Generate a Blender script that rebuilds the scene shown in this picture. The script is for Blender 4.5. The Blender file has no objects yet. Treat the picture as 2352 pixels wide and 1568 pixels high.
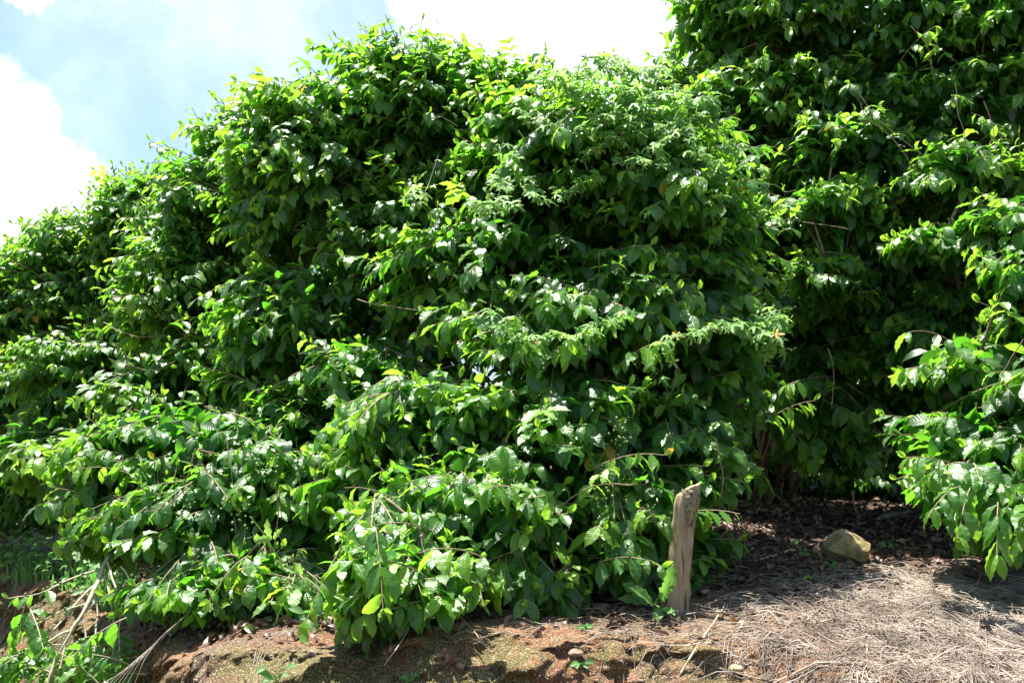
import bpy, math, random
import numpy as np

SEED = 7
rng = np.random.default_rng(SEED)
random.seed(SEED)
scene = bpy.context.scene
COL = scene.collection
PITCH = math.radians(5.0)
CAMZ = 1.6

# ------------------------------------------------------------------ camera
cam_data = bpy.data.cameras.new("camera")
cam = bpy.data.objects.new("camera", cam_data)
COL.objects.link(cam)
cam.location = (0, 0, CAMZ)
cam.rotation_euler = (math.radians(90) + PITCH, 0, 0)
cam_data.sensor_width = 36
cam_data.lens = 36
cam_data.clip_start = 0.05
cam_data.clip_end = 5000
scene.camera = cam

def at(px, py, Y):
    """world point seen at photo pixel (2352 px wide frame), at distance Y ahead"""
    u = (px - 1176) / 2352.0
    v = (784 - py) / 2352.0
    c, s = math.cos(PITCH), math.sin(PITCH)
    d = np.array([u, c - v * s, s + v * c])
    d = d / d[1]
    return np.array([0, 0, CAMZ]) + d * Y

# ------------------------------------------------------------------ light
SUN_EL = math.radians(73)
SUN_AZ = math.radians(-40)          # from +Y, negative = left of the view
sun_dir = np.array([math.sin(SUN_AZ) * math.cos(SUN_EL), math.cos(SUN_AZ) * math.cos(SUN_EL), math.sin(SUN_EL)])
sl = bpy.data.lights.new("sun", 'SUN')
sl.energy = 5.0
sl.angle = math.radians(0.5)
sl.color = (1.0, 0.96, 0.88)
so = bpy.data.objects.new("sun", sl)
COL.objects.link(so)
from mathutils import Vector, Matrix
so.rotation_euler = Vector(sun_dir).to_track_quat('Z', 'Y').to_euler()

scene.view_settings.view_transform = 'Standard'
scene.view_settings.look = 'None'
scene.view_settings.exposure = 1.75
scene.view_settings.gamma = 1
scene.view_settings.use_curve_mapping = False
scene.cycles.max_bounces = 8
scene.cycles.transparent_max_bounces = 4
scene.cycles.sample_clamp_indirect = 6

class NT:
    """little node-tree helper"""
    def __init__(self, tree):
        self.t = tree; self.n = tree.nodes; self.l = tree.links
    def node(self, kind, **kw):
        n = self.n.new(kind)
        for k, v in kw.items():
            setattr(n, k, v)
        return n
    def put(self, sock, v):
        if isinstance(v, bpy.types.NodeSocket):
            self.l.new(v, sock)
        elif v is not None:
            if isinstance(v, (tuple, list)) and len(v) == 3 and sock.type == 'RGBA':
                v = (*v, 1)
            sock.default_value = v
    def math(self, op, a, b=None, clamp=False):
        n = self.node('ShaderNodeMath', operation=op, use_clamp=clamp)
        self.put(n.inputs[0], a); self.put(n.inputs[1], b)
        return n.outputs[0]
    def mix(self, f, a, b, blend='MIX'):
        n = self.node('ShaderNodeMix', data_type='RGBA', blend_type=blend)
        self.put(n.inputs[0], f); self.put(n.inputs[6], a); self.put(n.inputs[7], b)
        return n.outputs[2]
    def ramp(self, f, lo, hi, a=0.0, b=1.0):
        n = self.node('ShaderNodeMapRange', interpolation_type='SMOOTHSTEP')
        self.put(n.inputs[0], f)
        for i, v in enumerate((lo, hi, a, b)):
            n.inputs[i + 1].default_value = v
        return n.outputs[0]
    def noise(self, vec, scale, detail=4, rough=0.55, dist=0.0):
        n = self.node('ShaderNodeTexNoise')
        self.put(n.inputs['Vector'], vec)
        n.inputs['Scale'].default_value = scale
        n.inputs['Detail'].default_value = detail
        n.inputs['Roughness'].default_value = rough
        n.inputs['Distortion'].default_value = dist
        return n.outputs[0]
    def scale(self, vec, s):
        n = self.node('ShaderNodeMapping')
        self.put(n.inputs[0], vec)
        n.inputs['Scale'].default_value = s
        return n.outputs[0]
    def bump(self, h, strength, dist=0.01, normal=None):
        n = self.node('ShaderNodeBump')
        n.inputs['Strength'].default_value = strength
        n.inputs['Distance'].default_value = dist
        self.put(n.inputs['Height'], h)
        if normal is not None: self.put(n.inputs['Normal'], normal)
        return n.outputs[0]

# ------------------------------------------------------------------ sky
world = bpy.data.worlds.new("World")
scene.world = world
world.use_nodes = True
w = NT(world.node_tree)
w.n.clear()
sky = w.node('ShaderNodeTexSky', sky_type='NISHITA', sun_disc=False)
sky.sun_elevation = SUN_EL
sky.sun_rotation = SUN_AZ
sky.dust_density = 1.6
sky.air_density = 1.0
tc = w.node('ShaderNodeTexCoord')
dirv0 = tc.outputs['Generated']
wn = w.node('ShaderNodeTexNoise'); w.put(wn.inputs['Vector'], dirv0)
wn.inputs['Scale'].default_value = 9.0; wn.inputs['Detail'].default_value = 7.0; wn.inputs['Roughness'].default_value = 0.62
wv = w.node('ShaderNodeVectorMath', operation='SUBTRACT'); w.put(wv.inputs[0], wn.outputs['Color']); wv.inputs[1].default_value = (0.5, 0.5, 0.5)
ws = w.node('ShaderNodeVectorMath', operation='SCALE'); w.put(ws.inputs[0], wv.outputs[0]); ws.inputs['Scale'].default_value = 0.09
wa = w.node('ShaderNodeVectorMath', operation='ADD'); w.put(wa.inputs[0], dirv0); w.put(wa.inputs[1], ws.outputs[0])
wz = w.node('ShaderNodeVectorMath', operation='NORMALIZE'); w.put(wz.inputs[0], wa.outputs[0])
dirv = wz.outputs[0]
def cloud(px, py, ang, soft):
    """soft spot of cloud round a sky direction"""
    d = at(px, py, 1.0) - np.array([0, 0, CAMZ]); d = d / np.linalg.norm(d)
    n = w.node('ShaderNodeVectorMath', operation='DOT_PRODUCT')
    w.put(n.inputs[0], dirv); n.inputs[1].default_value = tuple(d)
    return w.ramp(n.outputs['Value'], math.cos(math.radians(ang + soft)), math.cos(math.radians(max(ang - soft, 0.05))))
puffs = [cloud(-180, 330, 5.6, 2.2), cloud(30, 420, 3.2, 1.6), cloud(200, 450, 1.8, 1.3), cloud(-40, 560, 6, 3),
         cloud(1480, -180, 14, 6), cloud(1150, -60, 6, 4), cloud(1750, -80, 10, 6), cloud(60, -90, 0.8, 1.8)]
tot = puffs[0]
for p in puffs[1:]:
    tot = w.math('MAXIMUM', tot, p)
nz = w.noise(dirv, 7.0, 8, 0.6, 0.4)
nz2 = w.noise(dirv, 2.2, 5, 0.5, 0.2)
cl = w.math('ADD', tot, w.math('MULTIPLY', w.math('SUBTRACT', nz, 0.5), 1.5))
cl = w.ramp(cl, 0.30, 0.95)
wisp = w.ramp(nz2, 0.40, 0.8, 0.0, 0.45)
cl = w.math('MAXIMUM', cl, wisp)
skyc = w.mix(1.0, sky.outputs[0], (0.57, 0.67, 0.80), 'MULTIPLY')
cshade = w.mix(w.ramp(w.noise(dirv0, 11.0, 6, 0.6), 0.38, 0.62), (4.3, 4.6, 4.9), (6.6, 6.7, 6.8))
cc = w.mix(cl, skyc, cshade)
bg = w.node('ShaderNodeBackground')
w.put(bg.inputs[0], cc)
bg.inputs[1].default_value = 0.092
wo = w.node('ShaderNodeOutputWorld')
w.l.new(bg.outputs[0], wo.inputs[0])

# ------------------------------------------------------------------ helpers
def material(name):
    m = bpy.data.materials.new(name)
    m.use_nodes = True
    t = NT(m.node_tree)
    t.n.clear()
    out = t.node('ShaderNodeOutputMaterial')
    return m, t, out

def mesh_object(name, verts, faces, mat, parent=None, smooth=True, attrs=None):
    """faces: int array (n,3) or (n,4), or a list of such arrays"""
    me = bpy.data.meshes.new(name)
    verts = np.asarray(verts, dtype=np.float32)
    fl = faces if isinstance(faces, list) else [faces]
    fl = [np.asarray(f, dtype=np.int32) for f in fl if len(f)]
    me.vertices.add(len(verts))
    me.vertices.foreach_set('co', verts.ravel())
    loops = np.concatenate([f.ravel() for f in fl])
    sizes = np.concatenate([np.full(len(f), f.shape[1], dtype=np.int32) for f in fl])
    starts = np.concatenate([[0], np.cumsum(sizes)[:-1]]).astype(np.int32)
    me.loops.add(len(loops))
    me.loops.foreach_set('vertex_index', loops)
    me.polygons.add(len(sizes))
    me.polygons.foreach_set('loop_start', starts)
    me.polygons.foreach_set('loop_total', sizes)
    me.update(calc_edges=True)
    me.polygons.foreach_set('use_smooth', np.full(len(sizes), smooth))
    for an, (kind, data) in (attrs or {}).items():
        a = me.attributes.new(an, kind, 'POINT')
        a.data.foreach_set('value' if kind == 'FLOAT' else 'vector', np.asarray(data, dtype=np.float32).ravel())
    me.materials.append(mat)
    o = bpy.data.objects.new(name, me)
    COL.objects.link(o)
    if parent is not None:
        o.parent = parent
        o.location = -Vector(parent.location)
    return o

def thing(name, label, cat, loc, group=None):
    o = bpy.data.objects.new(name, None)
    o.empty_display_size = 0.1
    COL.objects.link(o)
    o.location = tuple(float(v) for v in loc)
    o['label'] = label; o['category'] = cat
    if group: o['group'] = group
    return o

def tag(o, label=None, cat=None, group=None, kind=None):
    if label: o['label'] = label
    if cat: o['category'] = cat
    if group: o['group'] = group
    if kind: o['kind'] = kind
    return o

def hash3(ix, iy, iz, seed):
    h = (ix.astype(np.int64) * 374761393 + iy.astype(np.int64) * 668265263 + iz.astype(np.int64) * 2147483647 + seed * 1274126177) & 0xffffffff
    h = ((h ^ (h >> 13)) * 1274126177) & 0xffffffff
    h = (h ^ (h >> 16)) & 0xffffff
    return h / float(0xffffff)

def vnoise(p, seed=0):
    """value noise 0..1, p (...,3)"""
    p = np.asarray(p, dtype=np.float64)
    i = np.floor(p).astype(np.int64); f = p - i
    f = f * f * (3 - 2 * f)
    r = 0
    for dx in (0, 1):
        wx = f[..., 0] if dx else 1 - f[..., 0]
        for dy in (0, 1):
            wy = f[..., 1] if dy else 1 - f[..., 1]
            for dz in (0, 1):
                wz = f[..., 2] if dz else 1 - f[..., 2]
                r = r + wx * wy * wz * hash3(i[..., 0] + dx, i[..., 1] + dy, i[..., 2] + dz, seed)
    return r

def fbm(p, octaves=4, seed=0, gain=0.5):
    p = np.asarray(p, dtype=np.float64)
    a = 1.0; s = 0; tot = 0
    for o in range(octaves):
        s = s + a * (vnoise(p, seed + o * 17) - 0.5)
        tot += a; p = p * 2.03 + 11.7; a *= gain
    return s / tot * 2      # about -1..1

def P3(x, y, z=0.0):
    x, y = np.broadcast_arrays(np.asarray(x, float), np.asarray(y, float))
    return np.stack([x, y, np.zeros_like(x) + z], -1)

def unit(v):
    return v / (np.linalg.norm(v, axis=-1, keepdims=True) + 1e-9)

# ------------------------------------------------------------------ ground shape
CX = [-30, -8, -4.2, -3.2, -2.4, -1.9, -1.55, -1.3, -1.0, 0, 0.6, 1.0, 1.6, 3, 8, 30]
CY = [20, 10.5, 7.6, 6.8, 5.9, 5.1, 4.4, 4.05, 3.75, 3.62, 3.55, 3.35, 3.0, 2.6, 2.3, 2]
CZX = [-30, -8, -3.6, -2.4, -1.5, -1.0, 0, 1, 3, 8, 30]
CZ = [-1.3, -1.1, -1.0, -0.95, -0.90, -0.78, -0.70, -0.74, -0.84, -0.95, -1.0]
def ground_z(x, y, fine=True):
    x = np.asarray(x, float); y = np.asarray(y, float)
    p = P3(x, y)
    yc = np.interp(x, CX, CY) + 0.10 * fbm(p * [1.3, 0.3, 1] , 3, 5)
    zc = np.interp(x, CZX, CZ)
    d = y - yc
    steep = np.interp(x, [-8, -2, -1, 0.3, 1.3, 3], [1.2, 1.3, 1.7, 1.7, 0.28, 0.2])
    back = np.minimum(np.maximum(d, 0) * 0.065, 0.5) + np.maximum(d - 12, 0) * 0.02
    f = np.maximum(-d, 0)
    face = np.minimum(f * steep * (0.15 + 0.85 * np.clip(f / 0.35, 0, 1)), 0.35 + f * 0.62)
    z = zc + back - face
    z = np.maximum(z, -1.6)
    on_face = np.clip(f / 0.1, 0, 1) * np.clip((z + 1.6) / 0.2, 0, 1)
    z = z + 0.035 * fbm(p * 1.7, 3, 1) + 0.018 * fbm(p * 6, 3, 2)
    z = z + on_face * (0.10 * fbm(p * [3.2, 2.2, 1], 3, 9) + 0.05 * fbm(p * [11, 9, 1], 3, 10))
    z = z + 0.05 * np.clip(1 - np.abs(d) / 0.6, 0, 1) * fbm(p * [6, 6, 1], 4, 12, 0.65)
    if fine:
        z = z + 0.007 * fbm(p * 26, 3, 3) + 0.006 * np.maximum(fbm(p * 60, 2, 4), 0)
    return z + CAMZ

def roughen(P):
    """crumbly lumps pushed sideways out of the bank face"""
    yc = np.interp(P[..., 0], CX, CY)
    k = np.clip((yc + 0.1 - P[..., 1]) / 0.15, 0, 1) * np.interp(P[..., 0], [-8, 0.4, 1.2], [1, 1, 0.15]) * np.clip((P[..., 2] - 0.05) / 0.1, 0, 1)
    Q = P.copy()
    b = fbm(P * [4, 4, 5], 3, 41); b = np.where(b > 0.12, 0.12 + (b - 0.12) * 2.2, b)
    c9 = fbm(P * 13, 3, 42); c9 = np.where(c9 > 0, c9 * 1.5, c9 * .7)
    Q[..., 1] -= k * (0.17 * b + 0.075 * c9 + 0.03 * fbm(P * 42, 2, 43))
    Q[..., 0] += k * (0.05 * fbm(P * 6, 3, 44) + 0.02 * fbm(P * 30, 2, 45))
    return Q

def on_ground(px, py):
    Y = np.arange(2.2, 9.5, 0.004)
    d = at(px, py, 1.0) - np.array([0, 0, CAMZ])
    X = d[0] * Y; Z = CAMZ + d[2] * Y
    hit = np.where(Z <= ground_z(X, Y))[0]
    k = hit[0] if len(hit) else -1
    return np.array([X[k], Y[k], Z[k]])

def axis(dense_lo, dense_hi, step, far_lo, far_hi):
    a = list(np.arange(dense_lo, dense_hi, step))
    s = step; v = dense_hi
    while v < far_hi:
        a.append(v); s *= 1.22; v += s
    a.append(far_hi)
    s = step; v = dense_lo; b = []
    while v > far_lo:
        s *= 1.22; v -= s; b.append(max(v, far_lo))
    return np.array(sorted(set(b)) + a)
gx = axis(-3.6, 3.4, 0.014, -900, 900)
gy = axis(2.5, 7.0, 0.016, -200, 1500)
gy = np.sort(np.concatenate([gy, gy[(gy > 3.2) & (gy < 4.3)] + 0.008]))
GX, GY = np.meshgrid(gx, gy)
GZ = ground_z(GX, GY)
gv = roughen(np.stack([GX, GY, GZ], -1)).reshape(-1, 3)
nx, ny = len(gx), len(gy)
ii = np.arange((ny - 1) * nx).reshape(ny - 1, nx)[:, :-1].ravel()
gf = np.stack([ii, ii + 1, ii + 1 + nx, ii + nx], -1)
yc_ = np.interp(GX, CX, CY)
face_m = np.clip((yc_ + 0.05 - GY) / 0.15, 0, 1) * np.interp(GX, [-8, 0.4, 1.2], [1, 1, 0])
humus_shade_m = np.where(GX > 0.6, np.clip((GY - 4.2 - 0.25 * fbm(P3(GX * 3, GY * 3), 2, 3)) / 0.4, 0, 1), np.clip((GY - yc_ - .1) / 0.25, 0, 1)) * np.clip((14 - GY) / 2, 0, 1)  # dark humus, which also paints in the shade under the bushes
humus_shade_m = np.maximum(humus_shade_m, 0.75 * np.clip((GX - 0.7 - 0.35 * (GY - 3.3)) / 0.7 + 0.5 * fbm(P3(GX * 4, GY * 4), 3, 6), 0, 1))  # darker soil below the straw, painted for the shadows between strands

def soil_material():
    m, t, out = material("soil")
    g = t.node('ShaderNodeNewGeometry').outputs['Position']
    fa = t.node('ShaderNodeAttribute', attribute_name='bank').outputs['Fac']
    n1 = t.noise(g, 1.6, 5, 0.6); n2 = t.noise(g, 7, 6, 0.65); n3 = t.noise(g, 55, 4, 0.7); n4 = t.noise(g, 190, 2, 0.6)
    c = t.mix(t.ramp(n2, 0.35, 0.65), (0.115, 0.050, 0.026), (0.24, 0.10, 0.046))
    c = t.mix(t.ramp(n1, 0.42, 0.62), c, (0.10, 0.065, 0.042))
    moss = t.math('MULTIPLY', t.ramp(t.noise(g, 4.2, 7, 0.72), 0.40, 0.54), t.math('ADD', t.math('MULTIPLY', fa, 0.85), 0.06))
    mossc = t.mix(n3, (0.035, 0.045, 0.010), (0.12, 0.11, 0.03))
    c = t.mix(moss, c, mossc)
    c = t.mix(t.ramp(n3, 0.52, 0.72), c, (0.27, 0.18, 0.11))
    c = t.mix(t.ramp(n4, 0.58, 0.66, 0, 0.8), c, (0.55, 0.45, 0.33))
    c = t.mix(t.ramp(n4, 0.42, 0.33, 0, 0.75), c, (0.035, 0.02, 0.013))
    hm = t.node('ShaderNodeAttribute', attribute_name='humus_shade').outputs['Fac']
    c = t.mix(t.math('MULTIPLY', hm, 0.9), c, t.mix(n3, (0.025, 0.015, 0.010), (0.08, 0.05, 0.035)))  # humus colour, with shade under bushes and straw painted into it
    b = t.bump(t.math('ADD', n3, t.math('MULTIPLY', n4, 0.5)), 0.9, 0.012)
    p = t.node('ShaderNodeBsdfPrincipled')
    t.put(p.inputs['Base Color'], c)
    p.inputs['Roughness'].default_value = 0.92
    p.inputs['Specular IOR Level'].default_value = 0.2
    t.put(p.inputs['Normal'], b)
    t.l.new(p.outputs[0], out.inputs[0])
    return m
ground = mesh_object("ground", gv, gf, soil_material(), attrs={'bank': ('FLOAT', face_m.ravel()), 'humus_shade': ('FLOAT', humus_shade_m.ravel())})
tag(ground, kind="structure")

STAKE = on_ground(1550, 1404)
def clear_of_stake(p):
    """nothing grows in the strip in front of the stake"""
    return not (abs(p[0] - STAKE[0] - 0.03) < 0.17 and p[1] < STAKE[1] + 0.10 and p[2] < STAKE[2] + 0.60)

# ------------------------------------------------------------------ foliage materials
def leaf_material(name, dark, mid, young, trans, gloss=0.30, tfac=0.42, vein=1.0):
    m, t, out = material(name)
    uv = t.node('ShaderNodeAttribute', attribute_name='leafuv').outputs['Vector']
    tone = t.node('ShaderNodeAttribute', attribute_name='tone').outputs['Fac']
    sp = t.node('ShaderNodeSeparateXYZ'); t.l.new(uv, sp.inputs[0])
    s, tt, rnd = sp.outputs
    geo = t.node('ShaderNodeNewGeometry')
    at_ = t.math('ABSOLUTE', tt)
    rib = t.ramp(at_, 0.10, 0.02)
    ph = t.math('MULTIPLY', t.math('SUBTRACT', s, t.math('MULTIPLY', at_, 0.16)), 62.0)
    ver = t.math('SINE', ph)
    veinm = t.math('MULTIPLY', t.ramp(ver, 0.72, 1.0), t.ramp(at_, 1.0, 0.8))
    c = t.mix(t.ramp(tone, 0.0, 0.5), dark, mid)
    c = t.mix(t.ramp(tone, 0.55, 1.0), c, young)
    mott = t.noise(geo.outputs['Position'], 30, 3, 0.6)
    c = t.mix(t.ramp(mott, 0.3, 0.7, 0.0, 0.35), c, t.mix(1.0, c, (0.55, 0.6, 0.5), 'MULTIPLY'))
    c = t.mix(t.math('MULTIPLY', t.math('MAXIMUM', rib, t.math('MULTIPLY', veinm, 0.35)), 0.5 * vein), c, t.mix(0.5, c, (0.30, 0.42, 0.12)))
    c = t.mix(t.math('MULTIPLY', geo.outputs['Backfacing'], 0.45), c, t.mix(0.6, c, (0.11, 0.2, 0.07)))
    yel = t.math('GREATER_THAN', rnd, 0.9985)
    c = t.mix(yel, c, (0.48, 0.30, 0.03))
    spot = t.math('MULTIPLY', t.ramp(t.noise(geo.outputs['Position'], 75, 2, 0.5), 0.66, 0.70), t.math('GREATER_THAN', rnd, 0.72))
    edge = t.math('MULTIPLY', t.ramp(t.math('ADD', at_, t.math('MULTIPLY', s, 0.5)), 1.25, 1.4), t.math('LESS_THAN', rnd, 0.09))
    scar = t.math('MAXIMUM', spot, edge)
    c = t.mix(scar, c, (0.16, 0.085, 0.03))
    h = t.math('SUBTRACT', t.math('MULTIPLY', t.math('COSINE', ph), 0.5), t.math('MULTIPLY', rib, 1.2))
    b = t.bump(h, 0.30 * vein, 0.002)
    p = t.node('ShaderNodeBsdfPrincipled')
    t.put(p.inputs['Base Color'], c)
    rough = t.math('ADD', t.math('MULTIPLY', rnd, 0.13), gloss)
    rough = t.math('ADD', rough, t.math('MULTIPLY', geo.outputs['Backfacing'], 0.25))
    t.put(p.inputs['Roughness'], rough)
    p.inputs['Specular IOR Level'].default_value = 0.62
    t.put(p.inputs['Normal'], b)
    tr = t.node('ShaderNodeBsdfTranslucent')
    tcol = t.mix(t.ramp(tone, 0.1, 1.0), trans[0], trans[1])
    tcol = t.mix(t.math('MULTIPLY', t.math('MAXIMUM', rib, veinm), 0.4 * vein), tcol, t.mix(1.0, tcol, (0.5, 0.6, 0.5), 'MULTIPLY'))
    tcol = t.mix(yel, tcol, (0.7, 0.4, 0.03))
    tcol = t.mix(scar, tcol, (0.15, 0.07, 0.02))
    t.put(tr.inputs[0], tcol)
    mx = t.node('ShaderNodeMixShader'); mx.inputs[0].default_value = tfac
    t.l.new(p.outputs[0], mx.inputs[1]); t.l.new(tr.outputs[0], mx.inputs[2])
    t.l.new(mx.outputs[0], out.inputs[0])
    return m
M_COFFEE = leaf_material("coffee_leaf", (0.018, 0.066, 0.012), (0.048, 0.155, 0.018), (0.18, 0.34, 0.03),
                         ((0.14, 0.48, 0.022), (0.46, 0.82, 0.05)), 0.33, 0.45)
M_VINE = leaf_material("vine_leaf", (0.07, 0.19, 0.025), (0.13, 0.30, 0.045), (0.28, 0.46, 0.08),
                       ((0.22, 0.52, 0.08), (0.5, 0.8, 0.15)), 0.5, 0.45, 0.6)
M_WEED = leaf_material("weed_leaf", (0.05, 0.14, 0.03), (0.09, 0.23, 0.05), (0.16, 0.34, 0.07),
                       ((0.15, 0.45, 0.07), (0.35, 0.7, 0.1)), 0.5, 0.40, 0.6)

def wood_material(name, a, b, rough=0.8, scale=(60, 60, 8)):
    m, t, out = material(name)
    tc = t.node('ShaderNodeTexCoord').outputs['Object']
    n = t.noise(t.scale(tc, scale), 1.0, 5, 0.6, 0.3)
    c = t.mix(t.ramp(n, 0.3, 0.7), a, b)
    p = t.node('ShaderNodeBsdfPrincipled')
    t.put(p.inputs['Base Color'], c); p.inputs['Roughness'].default_value = rough
    t.put(p.inputs['Normal'], t.bump(n, 0.5, 0.004))
    t.l.new(p.outputs[0], out.inputs[0])
    return m
M_BARK = wood_material("coffee_bark", (0.10, 0.07, 0.045), (0.26, 0.20, 0.14))
M_TWIG = wood_material("twig_bark", (0.16, 0.11, 0.06), (0.34, 0.26, 0.16))
M_PALE = wood_material("pale_stem", (0.32, 0.27, 0.16), (0.52, 0.46, 0.32))
M_GREENSTEM = wood_material("green_stem", (0.10, 0.19, 0.04), (0.22, 0.34, 0.09), 0.5)
M_STRAW = wood_material("dry_straw", (0.09, 0.062, 0.045), (0.40, 0.33, 0.26), 0.75, (7, 7, 7))
def berry_material():
    m, t, out = material("green_berry")
    p = t.node('ShaderNodeBsdfPrincipled')
    g = t.node('ShaderNodeNewGeometry').outputs['Position']
    c = t.mix(t.ramp(t.noise(g, 25, 2), 0.4, 0.7), (0.06, 0.15, 0.02), (0.18, 0.25, 0.04))
    t.put(p.inputs['Base Color'], c); p.inputs['Roughness'].default_value = 0.3
    t.l.new(p.outputs[0], out.inputs[0]); return m
M_BERRY = berry_material()

# ------------------------------------------------------------------ leaf geometry
def leaf_template(ns, nw, bend, wave, fold, phase, ratio=0.40, twist=0.0, waves=4.5):
    """grid leaf, length 1 along +Y, normal +Z; returns verts (V,3), quads, uv (V,2)"""
    s = np.linspace(0, 1, ns + 1); t = np.linspace(-1, 1, nw + 1)
    S, T = np.meshgrid(s, t, indexing='ij')
    wid = ratio * 0.5 * np.sin(np.pi * np.clip(S, 0, 1) ** 0.92) ** 0.85
    wid = wid * (1 - 0.55 * np.clip((S - 0.78) / 0.14, 0, 1) * (S < 0.995)) + 0.006
    wid = np.where(S > 0.999, 0.001, wid)
    ang = bend * s ** 1.3
    ds = 1.0 / ns
    cy = np.concatenate([[0], np.cumsum(np.cos(0.5 * (ang[1:] + ang[:-1])) * ds)])
    cz = np.concatenate([[0], np.cumsum(-np.sin(0.5 * (ang[1:] + ang[:-1])) * ds)])
    ox = T * wid
    oz = fold * np.abs(ox) + wave * np.abs(T) ** 2 * np.sin(S * 2 * np.pi * waves + phase + (T > 0) * 1.7) * np.sin(np.pi * S)
    tw = twist * S
    ox2 = ox * np.cos(tw) - oz * np.sin(tw); oz2 = ox * np.sin(tw) + oz * np.cos(tw)
    A = ang[:, None]
    V = np.stack([ox2, cy[:, None] + oz2 * np.sin(A), cz[:, None] + oz2 * np.cos(A)], -1).reshape(-1, 3)
    W = nw + 1
    i = (np.arange(ns)[:, None] * W + np.arange(nw)[None]).ravel()
    F = np.stack([i, i + 1, i + 1 + W, i + W], -1)
    return V, F, np.stack([S.ravel(), T.ravel()], -1)

_r = np.random.default_rng(3)
def template_set(ns, nw, k=8):
    return [leaf_template(ns, nw, 0.25 + 1.3 * i / (k - 1), _r.uniform(0.014, 0.036), _r.uniform(0.0, 0.45), _r.uniform(0, 6),
                          _r.uniform(0.36, 0.44), _r.uniform(-0.5, 0.5), _r.uniform(3.2, 5.2)) for i in range(k)]
T_NEAR = template_set(16, 4)
T_FAR = template_set(8, 2)
T_IN = template_set(4, 2)

class Leaves:
    def __init__(self): self.p = []; self.d = []; self.n = []; self.L = []; self.tone = []
    def add(self, p, d, n, L, tone):
        self.p.append(p); self.d.append(d); self.n.append(n); self.L.append(L); self.tone.append(tone)
    def arrays(self):
        c = [np.concatenate([np.atleast_2d(a) for a in q]) for q in (self.p, self.d, self.n)]
        return c + [np.concatenate([np.atleast_1d(a) for a in q]) for q in (self.L, self.tone)]

def bake_leaves(leaves, templates, mat, parent, name="foliage", bendbias=None):
    p, d, n, L, tone = leaves.arrays()
    d = unit(d); side = unit(np.cross(d, n)); n = np.cross(side, d)
    N = len(p)
    which = rng.integers(0, len(templates), N)
    VV = []; FF = []; UV = []; TO = []; off = 0
    for k, (V, F, uv) in enumerate(templates):
        idx = np.where(which == k)[0]
        if not len(idx): continue
        m = len(idx)
        X = (V[None, :, 0:1] * side[idx][:, None] + V[None, :, 1:2] * d[idx][:, None] + V[None, :, 2:3] * n[idx][:, None])
        X = X * L[idx][:, None, None] + p[idx][:, None]
        VV.append(X.reshape(-1, 3))
        FF.append((F[None] + (np.arange(m) * len(V))[:, None, None] + off).reshape(-1, F.shape[1]))
        r = rng.random(m)
        u3 = np.concatenate([np.broadcast_to(uv[None], (m,) + uv.shape), np.broadcast_to(r[:, None, None], (m, len(V), 1))], -1)
        UV.append(u3.reshape(-1, 3)); TO.append(np.repeat(tone[idx], len(V)))
        off += m * len(V)
    o = mesh_object(name, np.concatenate(VV), np.concatenate(FF), mat, parent,
                    attrs={'leafuv': ('FLOAT_VECTOR', np.concatenate(UV)), 'tone': ('FLOAT', np.concatenate(TO))})
    return o

def tubes(curves, radii, sides=5):
    """curves: list of (k,3) arrays; radii: list of (k,) arrays -> verts, quads"""
    VV = []; FF = []; off = 0
    a = np.linspace(0, 2 * np.pi, sides, endpoint=False)
    for C, R in zip(curves, radii):
        C = np.asarray(C, float); k = len(C)
        R = np.broadcast_to(np.asarray(R, float), (k,))
        T = unit(np.gradient(C, axis=0))
        ref = np.array([0.13, 0.21, 1.0]) if abs(T[:, 2]).mean() < 0.8 else np.array([1.0, 0.2, 0.1])
        U = unit(np.cross(T, ref)); Wv = np.cross(T, U)
        ring = C[:, None] + R[:, None, None] * (np.cos(a)[None, :, None] * U[:, None] + np.sin(a)[None, :, None] * Wv[:, None])
        VV.append(ring.reshape(-1, 3))
        i = np.arange(k - 1)[:, None] * sides; j = np.arange(sides)[None]; j2 = (j + 1) % sides
        F = np.stack([i + j, i + j2, i + sides + j2, i + sides + j], -1).reshape(-1, 4)
        FF.append(F + off); off += k * sides
    return np.concatenate(VV), np.concatenate(FF)

def bez(a, b, c, k=7):
    t = np.linspace(0, 1, k)[:, None]
    return (1 - t) ** 2 * a + 2 * t * (1 - t) * b + t ** 2 * c

def poly(points, k=6, wob=0.0):
    """smooth (Catmull-Rom) curve through points"""
    P = np.array(points, float)
    P = np.concatenate([[2 * P[0] - P[1]], P, [2 * P[-1] - P[-2]]])
    out = []
    for i in range(1, len(P) - 2):
        for t in np.linspace(0, 1, k, endpoint=False):
            out.append(0.5 * ((2 * P[i]) + (-P[i - 1] + P[i + 1]) * t + (2 * P[i - 1] - 5 * P[i] + 4 * P[i + 1] - P[i + 2]) * t * t
                              + (-P[i - 1] + 3 * P[i] - 3 * P[i + 1] + P[i + 2]) * t ** 3))
    out.append(P[-2])
    out = np.array(out)
    if wob: out = out + wob * fbm(out[:, None, :] * 9 + np.array([[[0, 0, 0], [31, 0, 0], [0, 57, 0]]]), 2, 4)
    return out

_ico = None
def balls(points, radii):
    global _ico
    if _ico is None:
        import bmesh
        bm = bmesh.new(); bmesh.ops.create_icosphere(bm, subdivisions=2, radius=1)
        bm.verts.ensure_lookup_table()
        _ico = (np.array([v.co[:] for v in bm.verts]), np.array([[v.index for v in f.verts] for f in bm.faces]))
        bm.free()
    V, F = _ico
    P = np.asarray(points); R = np.asarray(radii)
    X = P[:, None] + V[None] * R[:, None, None]
    return X.reshape(-1, 3), (F[None] + (np.arange(len(P)) * len(V))[:, None, None]).reshape(-1, 3)

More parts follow.
